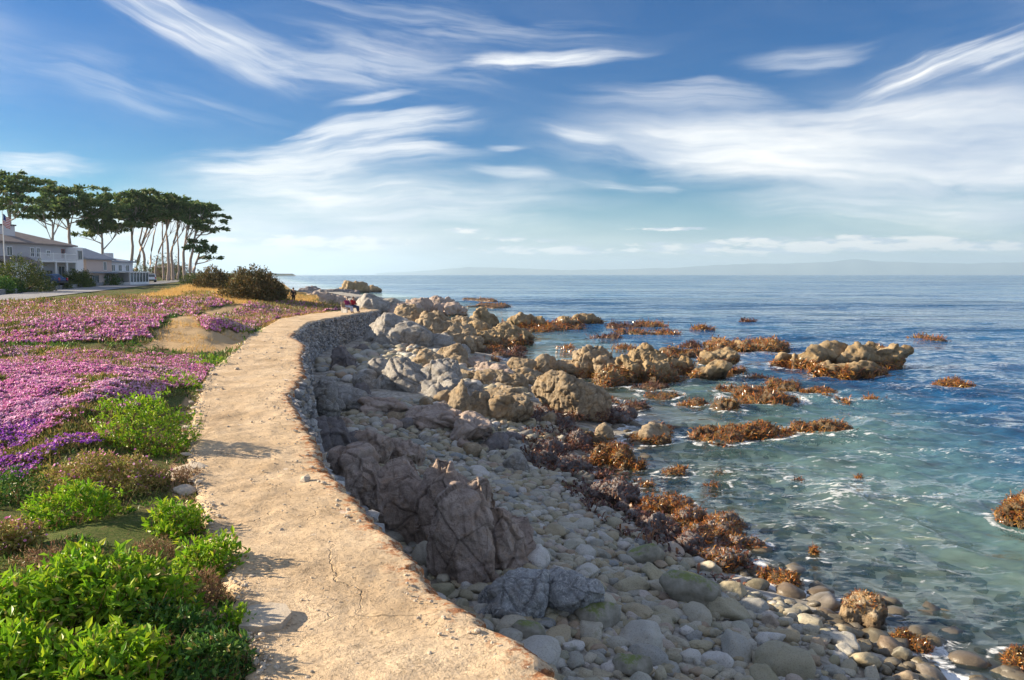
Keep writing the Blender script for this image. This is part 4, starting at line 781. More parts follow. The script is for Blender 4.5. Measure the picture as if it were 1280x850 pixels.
# air
mb = MB(); mb.box((0, 13000, 225), (54000, 30000, 466)); m = bpy.data.materials.new('haze'); m.use_nodes = True; nt = m.node_tree; nt.nodes.clear()
pv = nd(nt, 'VolumePrincipled', {'Color': (.58, .79, 1.0, 1), 'Density': 8.0e-5, 'Anisotropy': .2}); nt.links.new(pv.outputs[0], nd(nt, 'OutputMaterial').inputs['Volume'])
HAZE_ON = True
if HAZE_ON: tag(mb.build('haze', m), 'thin sea haze', kind='stuff')

# ---------------- vegetation ----------------
def unit(a): return a/(np.linalg.norm(a, axis=1)[:, None]+1e-9)
def ngons(name, P, Nn, R, k, rng, mat_, parent=None, org=(0, 0, 0), cup=.25):
    n = len(P); T = unit(np.cross(Nn, rng.normal(size=(n, 3)))); S = np.cross(Nn, T); a = np.arange(k)/k*6.2832
    rad = R[:, None]*(1+.25*rng.normal(size=(n, k))*.6)
    V = P[:, None]+(T[:, None]*np.cos(a)[None, :, None]+S[:, None]*np.sin(a)[None, :, None])*rad[..., None]
    V = V+Nn[:, None]*(R[:, None]*cup*rng.normal(size=(n, k)))[..., None]-np.array(org)
    return link(name, np_mesh(name, V.reshape(-1, 3), (np.arange(n*k)).reshape(n, k), False), parent, mat_)
def leaves(name, P, D, L, W, rng, mat_, parent=None, org=(0, 0, 0), fold=.18, flat=None):
    """pointed leaves: two-facet diamonds folded along the midrib"""
    n = len(P); D = unit(D); S = unit(np.cross(D, rng.normal(size=(n, 3)) if flat is None else flat+rng.normal(size=(n, 3))*.45)); U = np.cross(S, D)
    L = L[:, None]; W = W[:, None]
    V = np.stack([P, P+D*L*.5+S*W*.5+U*W*fold, P+D*L-U*L*.12, P+D*L*.5-S*W*.5+U*W*fold], 1)-np.array(org)
    return link(name, np_mesh(name, V.reshape(-1, 3), np.arange(n*4).reshape(n, 4), False), parent, mat_)
def grass(name, P, L, W, rng, mat_, parent=None, org=(0, 0, 0), lean=.5, wind=(0.15, 0, 0)):
    n = len(P); D = unit(np.array([0, 0, 1.])+rng.normal(size=(n, 3))*np.array([lean, lean, .15])+np.array(wind)); S = unit(np.cross(D, rng.normal(size=(n, 3))))
    L = L[:, None]; W = W[:, None]; dr = np.array([0, 0, -1.])*L*.18
    V = np.stack([P-S*W*.5, P+S*W*.5, P+D*L+dr+S*W*.12, P+D*L+dr-S*W*.12], 1)-np.array(org)
    return link(name, np_mesh(name, V.reshape(-1, 3), np.arange(n*4).reshape(n, 4), False), parent, mat_)
def scat(n, y0, y1, rng, left=.78, tmin=.02, pw=1.0, wid=None):
    y = y0*(y1/y0)**rng.random(n) if pw == 1 else y0+(y1-y0)*rng.random(n)
    b_ = eL(y)-tmin; a = -left*y-1.0 if wid is None else b_-wid; return a+(b_-a)*rng.random(n), y
def up_n(n, rng, tilt=.55, bias=(-.25, -.1, 1.0)): return unit(np.array(bias)+rng.normal(size=(n, 3))*tilt)
def cushion(x, y): return .05*n2(x, y, 2.2, 3, 81)+.03*n2(x, y, 6, 2, 82)
def carpet(zn, n, y0, y1, seed, fr, kf, fm='pink_flowers', lm='ice_plant_leaves', lab='', lf=1.0, thr=-.18, vio=None, wid=None):
    rng = np.random.default_rng(seed); x, y = scat(n*6, y0, y1, rng, wid=wid); k = zone(zn, x, y, .25); x, y = x[k], y[k]
    dens = n2(x*1.0, y*.45, .9, 4, seed)+.35*n2(x, y, 3.2, 3, seed+1); m = dens > thr+.15*rng.normal(size=len(x)); d = np.hypot(x, y)
    fx, fy = x[m][:n], y[m][:n]; df = np.hypot(fx, fy); z = B(fx, fy)+.075+cushion(fx, fy)+.03*rng.random(len(fx)); P = np.stack([fx, fy, z], 1); s = fr*np.maximum(1, df/13)**.85*rng.uniform(.65, 1.25, len(fx))
    root = empty('flowering_ice_plant', (float(x.mean()), float(y.mean()), float(B(x.mean(), y.mean())))); org = tuple(root.location); tag(root, lab, 'ice plant', kind='stuff')
    if vio is not None:  # near slope: shade put into the flower colour as violet
        px_y = fy < vio+1.2*n2(fx, fy, .6, 3, 99); q = px_y & (rng.random(len(fx)) < .75)
        drop = px_y & (rng.random(len(fx)) < .55)
        ngons('shade_violet_flowers', P[q & ~drop], up_n((q & ~drop).sum(), rng), s[q & ~drop], kf, rng, MATS['shade_violet_flowers'], root, org); q2 = ~q & ~drop; P, s = P[q2], s[q2]
    pl_ = (n2(P[:, 0], P[:, 1]*.5, .55, 3, seed+7)+.25*rng.normal(size=len(P))) > .36; nn_ = up_n(len(P), rng, .5, (-.55, -.25, .8))
    ngons('flowers', P[~pl_], nn_[~pl_], s[~pl_], kf, rng, MATS[fm], root, org); ngons('faded_flowers', P[pl_], nn_[pl_], s[pl_], kf, rng, MATS['pale_flowers'], root, org)
    ln_ = int(n*lf); lx, ly = x[:ln_], y[:ln_]; dl = np.hypot(lx, ly); P = np.stack([lx, ly, B(lx, ly)+.0+cushion(lx, ly)], 1); s = np.maximum(1, dl/13)**.8
    rd_ = (n2(P[:, 0], P[:, 1]*.6, .5, 3, seed+9)+.3*rng.normal(size=len(P))) > .12; nn_ = up_n(len(P), rng, .7, (0, 0, .8)); LL_ = .085*s*rng.uniform(.6, 1.4, len(P))
    leaves('leaves', P[~rd_], nn_[~rd_], LL_[~rd_], .024*s[~rd_], rng, MATS[lm], root, org); leaves('reddened_leaves', P[rd_], nn_[rd_], LL_[rd_], .024*s[rd_], rng, MATS['cushion_leaves'], root, org)
carpet('pinkA', 70000, 7.5, 26, 201, .018, 6, lab='wide carpet of pink ice plant, its near slope painted violet for shade, left of the path', lf=1.1, vio=11.5, thr=-.2)
carpet('pinkB', 46000, 22, 75, 202, .024, 5, lab='pink ice plant mound between the sandy trail and the road', lf=.8, thr=-.28)
carpet('pinkC', 32000, 26, 80, 203, .022, 5, lab='pink ice plant strip between the sandy trail and the footpath', lf=.35, thr=-.75, wid=9.)
carpet('pinkD', 3000, 40, 90, 204, .019, 4, lab='small pink flower patch in the dry grass mound', lf=.5, wid=25.)
carpet('pinkE', 3000, 60, 120, 205, .02, 4, lab='small pink flower patch beside the bench', lf=.3, wid=14.)
# dry golden grass
rng = np.random.default_rng(31); x, y = scat(150000, 22, 130, rng, .6); k = zone('dry', x, y, .3) | ((y > 45) & (eL(y)-x < 15) & (n2(x, y, .12, 3, 31) > .0)); k &= ~(zone('trail', x, y, .2)); k |= zone('trail', x, y, .2) & (n2(x, y, .5, 3, 37) > .12) & (eL(y)-x < 3.5) & (eL(y)-x > .25) & (rng.random(len(x)) < .5); k &= (road_s(x, y) < -.4)
x, y = x[k][:30000], y[k][:30000]; P = np.stack([x, y, B(x, y)-.02], 1); s = np.maximum(1, y/30)**.7
tag(grass('golden_grass', P, .17*s*rng.uniform(.5, 1.6, len(x)), .016*s, rng, MATS['golden_grass']), 'dry golden grass on the bluff between the trail, bushes and road', 'grass', kind='stuff')
# low green and olive cover wherever the bluff is not flowers, sand, grass or road
rng = np.random.default_rng(32); x, y = scat(110000, 2.6, 45, rng, .75, .0)
k = ~(zone('pinkB', x, y) | zone('pinkC', x, y) | zone('trail', x, y, .2) | zone('dry', x, y)) & (road_s(x, y) < -.3); k &= (n2(x, y, .9, 4, 33) > -.25)
x, y = x[k][:52000], y[k][:52000]; d = np.hypot(x, y); P = np.stack([x, y, B(x, y)-.01], 1); s = np.maximum(.7, d/11)**.8; kk = n2(x, y, .8, 3, 35)+.3*rng.normal(size=len(x)) > .1
tag(leaves('ground_cover', P[kk], up_n(kk.sum(), rng, .7, (0, 0, .7)), .07*s[kk]*rng.uniform(.5, 1.5, kk.sum()), .026*s[kk], rng, MATS['deep_leaves']), 'low dark green ground cover along the left side of the path', 'ground cover', kind='stuff')
kk = ~kk
tag(leaves('creeping_succulent', P[kk], up_n(kk.sum(), rng, .7, (0, 0, .7)), .07*s[kk]*rng.uniform(.5, 1.5, kk.sum()), .02*s[kk], rng, MATS['ice_plant_leaves']), 'creeping olive succulent cover left of the path', 'ground cover', kind='stuff')
def shrub(name, label, px, py, wpx, hpx, n, leaf, mt, seed, cat='shrub', group=None, d=None, ros=6, lw=.42, dome=1.0, spiky=0.0, stems=7, depth=.8):
    rng = np.random.default_rng(seed); c = hitB(px, py) if d is None else Vector((ray(px, py)[0]*d, d, 0))
    if d is not None: c.z = float(B(np.array([c.x]), np.array([c.y]))[0])
    else: d = c.y
    rx = wpx/FPX*d/2; h = hpx/FPX*d; ry = rx*depth; root = empty(name, c); tag(root, label, cat, group)
    nt_ = max(3, n//ros); u = rng.normal(size=(nt_, 3)); u[:, 2] = np.abs(u[:, 2])*dome; u = unit(u); rad = (1-.5*rng.random(nt_)**2.2)
    lump = 1+.30*fbm(u*2.1+seed, 3)+.16*fbm(u*5+seed, 2); Pt = u*rad[:, None]*lump[:, None]*np.array([rx, ry, h]); Pt[:, 2] += .02
    ax = unit(u*np.array([.8, .8, .7])+np.array([0, 0, .45+spiky])+rng.normal(size=(nt_, 3))*.25)
    D = unit(np.repeat(ax, ros, 0)*(.55+spiky*.5)+rng.normal(size=(nt_*ros, 3))*.62); P = np.repeat(Pt, ros, 0)+rng.normal(size=(nt_*ros, 3))*leaf*.35; P[:, 2] = np.maximum(P[:, 2], .005)
    gz = B(P[:, 0]+c.x, P[:, 1]+c.y)-c.z; P[:, 2] += np.clip(gz, -.35, .6)
    L = leaf*rng.uniform(.55, 1.3, len(P)); leaves('foliage', P, D, L, L*lw, rng, MATS[mt], root, flat=np.repeat(ax, ros, 0))['kind'] = 'stuff'
    mb = MB()
    for i in range(stems):
        q = Pt[rng.integers(nt_)]*.92; mb.tube([(q[0]*.15, q[1]*.15, -.05), (q[0]*.55, q[1]*.55, q[2]*.45), tuple(q)], [max(.004, h*.02), max(.003, h*.014), .002], 4, False)
    mb.build('stem', MATS['dry_twig'], root, fix=False)
    if cat == 'shrub' and d < 14 and n > 600:
        m_ = n//14; q = rng.random((m_, 2))*2-1; P2 = np.stack([q[:, 0]*rx*.9, q[:, 1]*ry*.9, np.zeros(m_)], 1); P2[:, 2] = np.clip(B(P2[:, 0]+c.x, P2[:, 1]+c.y)-c.z, -.3, .5)
        grass('dead_stem', P2, h*rng.uniform(.6, 1.25, m_), np.full(m_, .006), rng, MATS['russet_leaves'], root, lean=.35)['kind'] = 'stuff'
        k2 = rng.integers(nt_, size=m_); P3 = Pt[k2]*1.02; leaves('yellowed_leaf', P3, u[k2]+rng.normal(size=(m_, 3))*.5, np.full(m_, leaf*.9), np.full(m_, leaf*.4), rng, MATS['cushion_leaves'], root)['kind'] = 'stuff'
    return root
gs = 'leafy green shrubs left of the path'
SHR = [('round bright green shrub on the edge of the pink carpet beside pale edging stones', 184,562,118,66,2600,.068,'bright_leaves'),
 ('small bright green tuft against the path edge, above the big foreground shrubs', 222,668,66,40,700,.072,'bright_leaves'),
 ('large sunlit green shrub in the middle of the lower left', 150,772,190,74,3000,.078,'bright_leaves'),
 ('bright green shrub left of the large sunlit one, at the photo edge', 40,778,150,54,1600,.072,'bright_leaves'),
 ('green shrub spilling over the path edge beside the russet dry clump', 262,716,84,42,900,.068,'bright_leaves'),
 ('deep green leafy shrub at the bottom beside the path', 262,845,116,48,1200,.055,'deep_leaves'),
 ('yellow-green shrub at the bottom edge of the photo', 130,862,190,62,1900,.078,'bright_leaves'),
 ('dark green shrub between the large sunlit shrub and the path', 212,806,108,46,950,.055,'deep_leaves'),
 ('bright green shrub in the bottom left corner', 10,850,150,58,1300,.08,'bright_leaves'),
 ('mid green shrub below the flowering cushion', 92,655,120,48,1500,.068,'bright_leaves'),
 ('low green shrub at the far left under the violet-shaded slope', 20,625,90,34,800,.055,'deep_leaves'),
 ('small leafy green tuft by the path at the end of the pink carpet', 262,458,46,14,420,.072,'bright_leaves'),
 ('low green tuft on the pink carpet right of the round shrub', 228,486,46,20,420,.072,'bright_leaves'),
 ('thin green seedling at the corner of the broken slab', 290,795,50,34,260,.05,'bright_leaves'),
 ('thin green fringe under the right end of the pink strip', 296,412,70,7,420,.07,'bright_leaves'),
 ('green mound of leaves beside the bench', 415,384,34,8,500,.10,'hedge_leaves')]
for i, (lab, px, py, w_, h_, n, lf, mt) in enumerate(SHR): shrub('leafy_shrub', lab, px, py, w_, h_, n, lf, mt, 400+i, group=gs)
for i, (lab, px, py, w_, h_, n) in enumerate([('russet dry clump beside the path among green shrubs',256,752,56,34,1300),('brown dried plants at the path edge below the round green shrub',212,606,62,20,1100),('tangled brown dead stems at the bottom left',72,838,110,34,1200),('reddish succulent tuft by the pale edging stones',236,600,30,16,500),('russet low plants between the bright shrubs at the left',70,712,90,22,1100),('brown dry patch between the lime green shrubs and the path',196,700,60,20,800),('russet dry stems beside the deep green shrub at the bottom',196,836,60,30,900)]):
    shrub('dry_clump', lab, px, py, w_, h_, n, .05, 'russet_leaves', 460+i, 'dry plant', 'dried plants beside the path', lw=.16, ros=5)
for i, (lab, px, py, w_, h_, n) in enumerate([('yellow-olive ice plant cushion below the pink carpet',128,612,150,40,5200),('dusky ice plant cushion at the left edge of the photo',10,690,80,34,2200),('pinkish cushion at the left edge among bright shrubs',10,760,50,22,700)]):
    rt = shrub('ice_plant_cushion', lab, px, py, w_, h_, int(n*1.3), .05, 'cushion_leaves', 470+i, 'ice plant', 'ice plant cushions', lw=.4)
    q_ = rt.children[0].data; nv = len(q_.vertices); co_ = np.empty(nv*3, np.float32); q_.vertices.foreach_get('co', co_); co_ = co_.reshape(-1, 4, 3)[:, 2]; rq = np.random.default_rng(5+i); fi = rq.choice(len(co_), len(co_)//14)
    ngons('flowers', co_[fi]+np.array([0, 0, .01]), up_n(len(fi), rq), rq.uniform(.010, .019, len(fi)), 6, rq, MATS['pink_flowers'], rt)['kind'] = 'stuff'
# big coastal bushes and the gardens across the road
gb = 'big coastal bushes on the bluff'
for i, (lab, px, py, w_, h_, n, mt, d) in enumerate([('broad olive and russet bush on the bluff beside the walker',318,372,68,36,4200,'olive_leaves',78),('right shoulder of the bluff scrub beside the walker',340,373,40,24,1600,'olive_leaves',80),('round olive bush left of the broad bush',267,356,44,24,2400,'olive_leaves',108),('low dark bush at the road end left of the olive bushes',240,350,30,10,700,'hedge_leaves',150),('small green bush peeping up between the olive bushes',296,352,14,12,500,'hedge_leaves',112)]):
    shrub('coastal_bush', lab, px, py, w_, h_, n*2, .26 if d < 100 else .30, mt, 480+i, 'bush', gb, d=d, ros=5, lw=.45, spiky=.15, depth=1.0)
gg = 'garden shrubs across the road'
for i, (lab, px, py, w_, h_, n, mt, d) in enumerate([(q_[0], q_[1], q_[2], q_[3]*(1.15 if q_[1] > 60 else 1), q_[4]*(1.7 if q_[1] > 60 else 1), int(q_[5]*(1.5 if q_[1] > 60 else 1)), q_[6], q_[7]) for q_ in [('large dark green bush in front of the left house',28,362,66,40,4200,'hedge_leaves',82),('sloping right skirt of the dark garden bush',44,362,22,16,900,'hedge_leaves',80),('clipped round hedge at the left edge of the photo',4,368,26,20,1300,'deep_leaves',72),('second clipped round hedge beside the first',19,366,22,17,1100,'deep_leaves',73),('yellow-green spreading shrub before the left house',96,357,30,12,1300,'hedge_leaves',92),('low green shrub left of the yellow-green one',76,357,22,6,500,'hedge_leaves',92),('pale green rounded shrub behind the low hedges',102,350,26,10,800,'hedge_leaves',102),('red-brown shrub in front of the second house',147,352,34,15,1300,'russet_leaves',118),('green strip hedge between the two houses',128,353,40,8,900,'deep_leaves',112),('lime green low shrub beside the mailbox',162,352,18,6,500,'bright_leaves',128),('dark hedge behind the white vehicle',206,347,46,18,1800,'hedge_leaves',178),('orange-green shrub at the road end by the tree trunks',234,347,20,11,600,'olive_leaves',186),('dark hedge left of the white vehicle',176,347,20,14,700,'hedge_leaves',175),('dark shrub in front of the porch of the left house',124,349,34,10,900,'hedge_leaves',124)]]):
    shrub('garden_shrub', lab, px, py, w_, h_, int(n*1.7), .30 if d > 100 else .24, mt, 500+i, 'shrub', gg, d=beyond_road(px, .9)+max(0, d-100)*.12, ros=5, lw=.4, depth=1.0)
# pale edging stones along the left of the path
rng = np.random.default_rng(55); EDGE = []
for k in range(5):
    BV, BF = ico(3); q = rng.uniform(0, 30, 3); V = BV*(1+.22*fbm(BV*1.3+q, 3))[:, None]; EDGE.append(np_mesh('edging_stone', V*np.array([1, .7, .38]), BF, True)); EDGE[-1].materials.append(MATS['edge_stone'])
for i, py in enumerate([608,598,586,577,566,556,548,540,531,523,515,508,501,494,487,480,474,468,463,458,452,447,442,437,433,429,425]):
    rx, rz = ray(0, py); d = 2.33/(-rz-.0135); x = float(eL(d))-rng.uniform(-.10, .12); s = .055*math.exp(rng.normal()*.45)*(3.2 if i in (2, 8) else 1.3)
    o = bpy.data.objects.new('edging_stone', EDGE[i % 5]); col.objects.link(o); o.location = (x, d, float(zp(d))-.35*s); o.scale = (s*1.3, s*1.4, s*1.0); o.rotation_euler = (rng.normal()*.1, rng.normal()*.1, rng.uniform(0, 6.28))
    tag(o, 'pale flat stone edging the left side of the sandy path', 'stone', 'stones edging the path')
# broken pale slab and pebbles lying on the path
c = atd(334, 776, pathpt(334, 776)[0]); mb = MB(); pl = [(-.17, -.20), (.02, -.22), (.17, -.16), (.20, .04), (.10, .20), (-.05, .23), (-.22, .16)]; pl = [(a*.8, b_*.9) for a, b_ in pl]
mb.prism(pl, -.06, .035, 'z'); o = mb.build('broken_slab', MATS['edge_stone']); o.location = (c.x, c.y, float(zp(c.y))+.012); tag(o, 'flat pale broken slab set in the path beside the green seedling', 'slab')

# loose grit and small stones on the path and along its crumbling edges
rng = np.random.default_rng(91); n = 2600; y = 3.2*(40/3.2)**rng.random(n); f = np.where(rng.random(n) < .6, .01+np.abs(rng.normal(size=n))*.05, np.where(rng.random(n) < .5, 1-.10-np.abs(rng.normal(size=n))*.12, rng.random(n))).clip(0, .9)
x = eL(y)+(eR(y)-eL(y))*f; s = .006*np.exp(rng.normal(size=n)*.55)*(1+.04*y); C = np.stack([x, y, zp(y)+.03*n2(x, y, .8, 3, 7)+.016*n2(x, y, 3.5, 4, 8)+s*.2], 1)
tag(link('path_grit', lumps_mesh('grit', C, np.stack([s*1.3, s, s*.7], 1), 1, 92), None, MATS['edge_stone']), 'loose grit and crumbs of stone on the sandy path', 'grit', kind='stuff')

# ---------------- houses ----------------
plain('house_siding', (.50, .49, .51), .8, .2, .08, .6); plain('house_siding_pink', (.66, .53, .47), .8, .2, .08, .6); plain('white_trim', (.86, .86, .86), .6, .3, .05); plain('roof_shingle', (.24, .205, .195), .9, .15, .4, 2.2); plain('roof_slate', (.27, .30, .36), .9, .15, .3, 2.2)
plain('dark_glass', (.04, .055, .07), .08, .6); plain('chimney_plaster', (.66, .66, .68), .85, .2); plain('red_wall', (.40, .22, .19), .85, .2); plain('dark_trim', (.09, .085, .09), .7, .3)
def zB(x, y): return float(B(np.array([x]), np.array([y]))[0])
def window(root, y, z, w_, h_, x, frame='white_trim', mull=1):
    """window in a wall that faces +X; frame proud of the wall, panes set into it"""
    mb = MB(); t_ = .09
    mb.box((x+.03, y, z+h_/2-t_/2), (.10, w_, t_)); mb.box((x+.03, y, z-h_/2+t_/2), (.12, w_, t_))
    for s in (-1, 1): mb.box((x+.03, y+s*(w_/2-t_/2), z), (.10, t_, h_-2*t_))
    for k in range(mull): mb.box((x+.03, y-w_/2+(k+1)*w_/(mull+1), z), (.07, .05, h_-2*t_))
    f_ = mb.build('window', MATS[frame], root); g = MB(); g.box((x+.02, y, z), (.03, w_-2*t_, h_-2*t_)); g.build('pane', MATS['dark_glass'], f_)
def railing(root, x, y0, y1, z, h_=1.05, ret=1.4):
    mb = MB(); mb.box((x, (y0+y1)/2, z+h_), (.10, y1-y0, .09)); mb.box((x, (y0+y1)/2, z+.12), (.07, y1-y0, .07)); f_ = mb.build('railing', MATS['white_trim'], root)
    for s in (y0, y1): q = MB(); q.box((x-ret/2-.06, s, z+h_), (ret, .09, .088)); q.build('rail', MATS['white_trim'], f_)
    n = int((y1-y0)/.22)
    b_ = MB()
    for k in range(n+1): b_.box((x, y0+(y1-y0)*k/n, z+h_/2+.06), (.05, .05, h_-.16))
    o = b_.build('balusters', MATS['white_trim'], f_); tag(o, kind='stuff')
    for k in range(4): q = MB(); q.box((x+.01, y0+(y1-y0)*k/3, z+h_*.55), (.14, .14, h_*1.15)); q.build('railing_post', MATS['white_trim'], f_)
def hip_roof(root, x0, x1, y0, y1, z, rise, ov=.5, mt='roof_shingle', gable=False):
    x0 -= ov; x1 += ov; y0 -= ov; y1 += ov; cx = (x0+x1)/2; ins = 0.0 if gable else (x1-x0)/2*.85; mb = MB(); th = .22
    v = [(x0, y0, z), (x1, y0, z), (x1, y1, z), (x0, y1, z), (cx, y0+ins, z+rise), (cx, y1-ins, z+rise)]
    v2 = [(a, b_, c_-th) for a, b_, c_ in v[:4]]
    mb.add(v+v2, [(1, 2, 5, 4), (3, 0, 4, 5), (0, 1, 4), (2, 3, 5), (0, 6, 7, 1), (1, 7, 8, 2), (2, 8, 9, 3), (3, 9, 6, 0), (9, 8, 7, 6)])
    return mb.build('roof', MATS[mt], root)
# left house, long front towards the sea
HX, y0, y1 = -66.0, 103.0, 121.0; g = zB(HX, 112)-.1
h1 = empty('house', (HX-5, 112, g)); tag(h1, 'two-storey grey house with white balcony, porch columns and chimney, leftmost of the houses', 'house')
def rel(o, root): o.location = -Vector(root.location)
H1 = []
def P1(mb, nm, mt, root=None): o = mb.build(nm, MATS[mt], root or h1); return o
def shift(root):
    """children were built in world coordinates: keep them there under a root that is placed"""
    inv = Matrix.Translation(-Vector(root.location))
    for ch in list(root.children): ch.matrix_parent_inverse = inv
mb = MB(); mb.box((HX-6, 112, g+3.2), (12, 18, 6.4)); P1(mb, 'wall', 'house_siding')
r_ = hip_roof(h1, HX-12, HX, y0, y1, g+6.5, 2.2); mb = MB(); mb.box((HX-3.2, 110.4, g+7.6), (1.1, 1.9, 3.0)); ch = mb.build('chimney', MATS['chimney_plaster'], r_); mb = MB(); mb.box((HX-3.2, 110.4, g+9.2), (1.4, 2.2, .2)); mb.build('chimney_cap', MATS['dark_trim'], r_)
mb = MB(); mb.box((HX+.9, 114.2, g+3.75), (1.8, 9.4, .3)); P1(mb, 'balcony_floor', 'white_trim'); railing(h1, HX+1.7, 109.6, 118.8, g+3.9)
for yy in (110.0, 113.4, 116.2, 118.6): mb = MB(); mb.tube([(HX+1.6, yy, g), (HX+1.6, yy, g+3.6)], .17, 8); P1(mb, 'porch_column', 'white_trim')
mb = MB(); mb.add([(HX+2.2, 102.4, g+3.3), (HX+2.2, 109.4, g+3.3), (HX-.02, 109.4, g+4.4), (HX-.02, 102.4, g+4.4), (HX+2.2, 102.4, g+3.1), (HX+2.2, 109.4, g+3.1), (HX-.02, 109.4, g+4.1), (HX-.02, 102.4, g+4.1)], [(0, 1, 2, 3), (7, 6, 5, 4), (0, 4, 5, 1), (1, 5, 6, 2), (3, 7, 4, 0), (2, 6, 7, 3)]); P1(mb, 'porch_roof', 'roof_shingle')
mb = MB(); mb.box((HX+.75, 120.0, g+3.1), (1.5, 1.9, 6.1)); P1(mb, 'bay', 'white_trim')
for yy, w_ in ((110.6, .9), (112.0, .9)): window(h1, yy, g+5.1, w_, 1.5, HX)
window(h1, 114.4, g+5.0, 1.0, 1.1, HX); window(h1, 118.2, g+5.1, .9, 1.5, HX, 'red_wall'); window(h1, 105.6, g+5.1, 1.2, 1.4, HX)
for yy in (105.4, 107.6, 111.4): window(h1, yy, g+1.8, 1.1, 1.6, HX)
window(h1, 117.6, g+1.9, 1.7, 2.4, HX); mb = MB(); mb.box((HX+.04, 114.6, g+1.15), (.09, 1.1, 2.3)); P1(mb, 'door', 'dark_trim')
window(h1, 120.0, g+4.9, 1.2, 1.5, HX+1.5, 'house_siding'); mb = MB(); mb.box((HX+2.4, 103.9, g+1.9), (.25, 3.6, 3.0)); P1(mb, 'porch_screen', 'white_trim')
h1.scale.z = .9; shift(h1)
# second house
y0, y1 = 124.6, 132.5; g = zB(HX, 128)-.1; h2 = empty('house', (HX-4, 131, g)); tag(h2, 'pinkish house with grey-blue gabled roof and white sun room, right of the grey house', 'house')
mb = MB(); mb.box((HX-4.5, 128.55, g+2.35), (9, 7.9, 4.7)); mb.build('wall', MATS['house_siding_pink'], h2); hip_roof(h2, HX-9, HX, y0, y1, g+4.9, 2.0, .5, 'roof_slate', True)
mb = MB(); mb.box((HX+.5, 128.4, g+2.45), (1.1, 8.0, .25)); mb.build('eyebrow_roof', MATS['roof_slate'], h2)
mb = MB(); mb.box((HX-4.7, 137.0, g+2.2), (8, 8.6, 4.4)); mb.build('wing', MATS['chimney_plaster'], h2); hip_roof(h2, HX-8.7, HX-.7, 132.8, 141.3, g+4.6, 1.0, .5, 'roof_slate')
mb = MB(); mb.box((HX-2, 135.5, g+5.0), (1.0, 1.4, 2.2)); mb.build('chimney', MATS['chimney_plaster'], h2)
window(h2, 130.2, g+3.6, 1.0, 1.6, HX); window(h2, 127.0, g+1.2, 2.2, 1.5, HX, 'dark_trim', 3); window(h2, 130.6, g+1.2, 1.2, 1.5, HX)
for yy in (134.3, 136.6, 139.2): window(h2, yy, g+3.3, 1.3, 1.3, HX-.7)
mb = MB(); mb.box((HX+.9, 137.4, g+2.55), (3.0, 7.4, .2)); sr_ = mb.build('sun_room', MATS['white_trim'], h2)
mb = MB(); mb.box((HX+.85, 137.4, g+.35), (2.8, 7.0, .7)); mb.build('sun_room_base', MATS['white_trim'], sr_)
for k in range(7): mb = MB(); mb.box((HX+2.2, 134.0+k*1.13, g+1.55), (.12, .14, 1.75)); mb.build('mullion', MATS['white_trim'], sr_)
mb = MB(); mb.box((HX+2.15, 137.4, g+1.55), (.04, 6.7, 1.7)); mb.build('pane', MATS['dark_glass'], sr_)
h2.scale.z = .9; shift(h2)
# house behind the cypress trunks
c = atd(224, 343, 235); g = zB(c.x, 235)-.2; g -= .9; h3 = empty('house', (c.x, 235, g)); tag(h3, 'small reddish house half hidden behind the cypress trunks at the road end', 'house')
mb = MB(); mb.box((c.x-3, 235, g+2.2), (6, 9, 4.4)); mb.build('wall', MATS['red_wall'], h3); hip_roof(h3, c.x-6, c.x, 230.5, 239.5, g+4.5, 1.2)
mb = MB(); mb.box((c.x-3, 230.45, g+2.2), (5.9, .1, 4.3)); mb.build('end_wall', MATS['red_wall'], h3)
for yy in (232, 234, 236, 238): window(h3, yy, g+2.9, 1.2, 1.3, c.x)
shift(h3)
# flag pole, mailbox, low garden wall
plain('pole_white', (.8, .8, .8), .4, .4); m, nt, b = mat('flag_cloth', .8, .2); ob = nd(nt, 'SeparateXYZ', {0: nd(nt, 'TexCoord').outputs['UV']})
c = atd(4.5, 300, 95); g = zB(c.x, 95); t = empty('flag_pole', (c.x, 95, g)); tag(t, 'white flag pole in front of the grey house', 'flag pole')
mb = MB(); mb.tube([(0, 0, -.2), (0, 0, 9.0)], [.07, .05], 8); mb.build('pole', MATS['pole_white'], t); mb = MB(); mb.tube([(0, 0, 9.0), (0, 0, 9.08), (0, 0, 9.16)], [.02, .09, .02], 8); mb.build('finial', MATS['pole_white'], t)
nn = 26; V = []; 
for i in range(nn+1):
    for j in range(14):
        u, v = i/nn, j/13; V.append((.06+u*.75, .16*math.sin(u*7+v*1.4)*u+.05*math.sin(v*6), 8.85-v*1.3-u*.55+.05*math.sin(u*9)))
fc = grid_faces(nn+1, 14); me = np_mesh('flag', V, fc, True); fo = link('flag', me); fo.location = (c.x, 95, g)
for nm, cc in (('flag_red', (.50, .03, .05)), ('flag_white', (.8, .78, .78)), ('flag_blue', (.03, .05, .22))): me.materials.append(plain(nm, cc, .85, .15, .06))
me.polygons.foreach_set('material_index', [2 if (q//13 < nn*.42 and q % 13 < 7) else (q % 13) % 2 for q in range(nn*13)]); tag(fo, 'red and white striped flag with blue corner hanging from the white pole', 'flag')
dm_ = beyond_road(171, .4); c = atd(171, 351, dm_); g = zB(c.x, dm_); t = empty('mailbox', (c.x, dm_, g)); tag(t, 'white mailbox on a thick post at the far road edge', 'mailbox')
mb = MB(); mb.box((0, 0, .5), (.35, .35, 1.0)); mb.build('post', MATS['white_trim'], t)
pr = [(-.32, 0), (.32, 0), (.32, .35)]+[(.32*math.cos(a), .35+.3*math.sin(a)) for a in (.5, 1.05, 1.57, 2.1, 2.64)]+[(-.32, .35)]
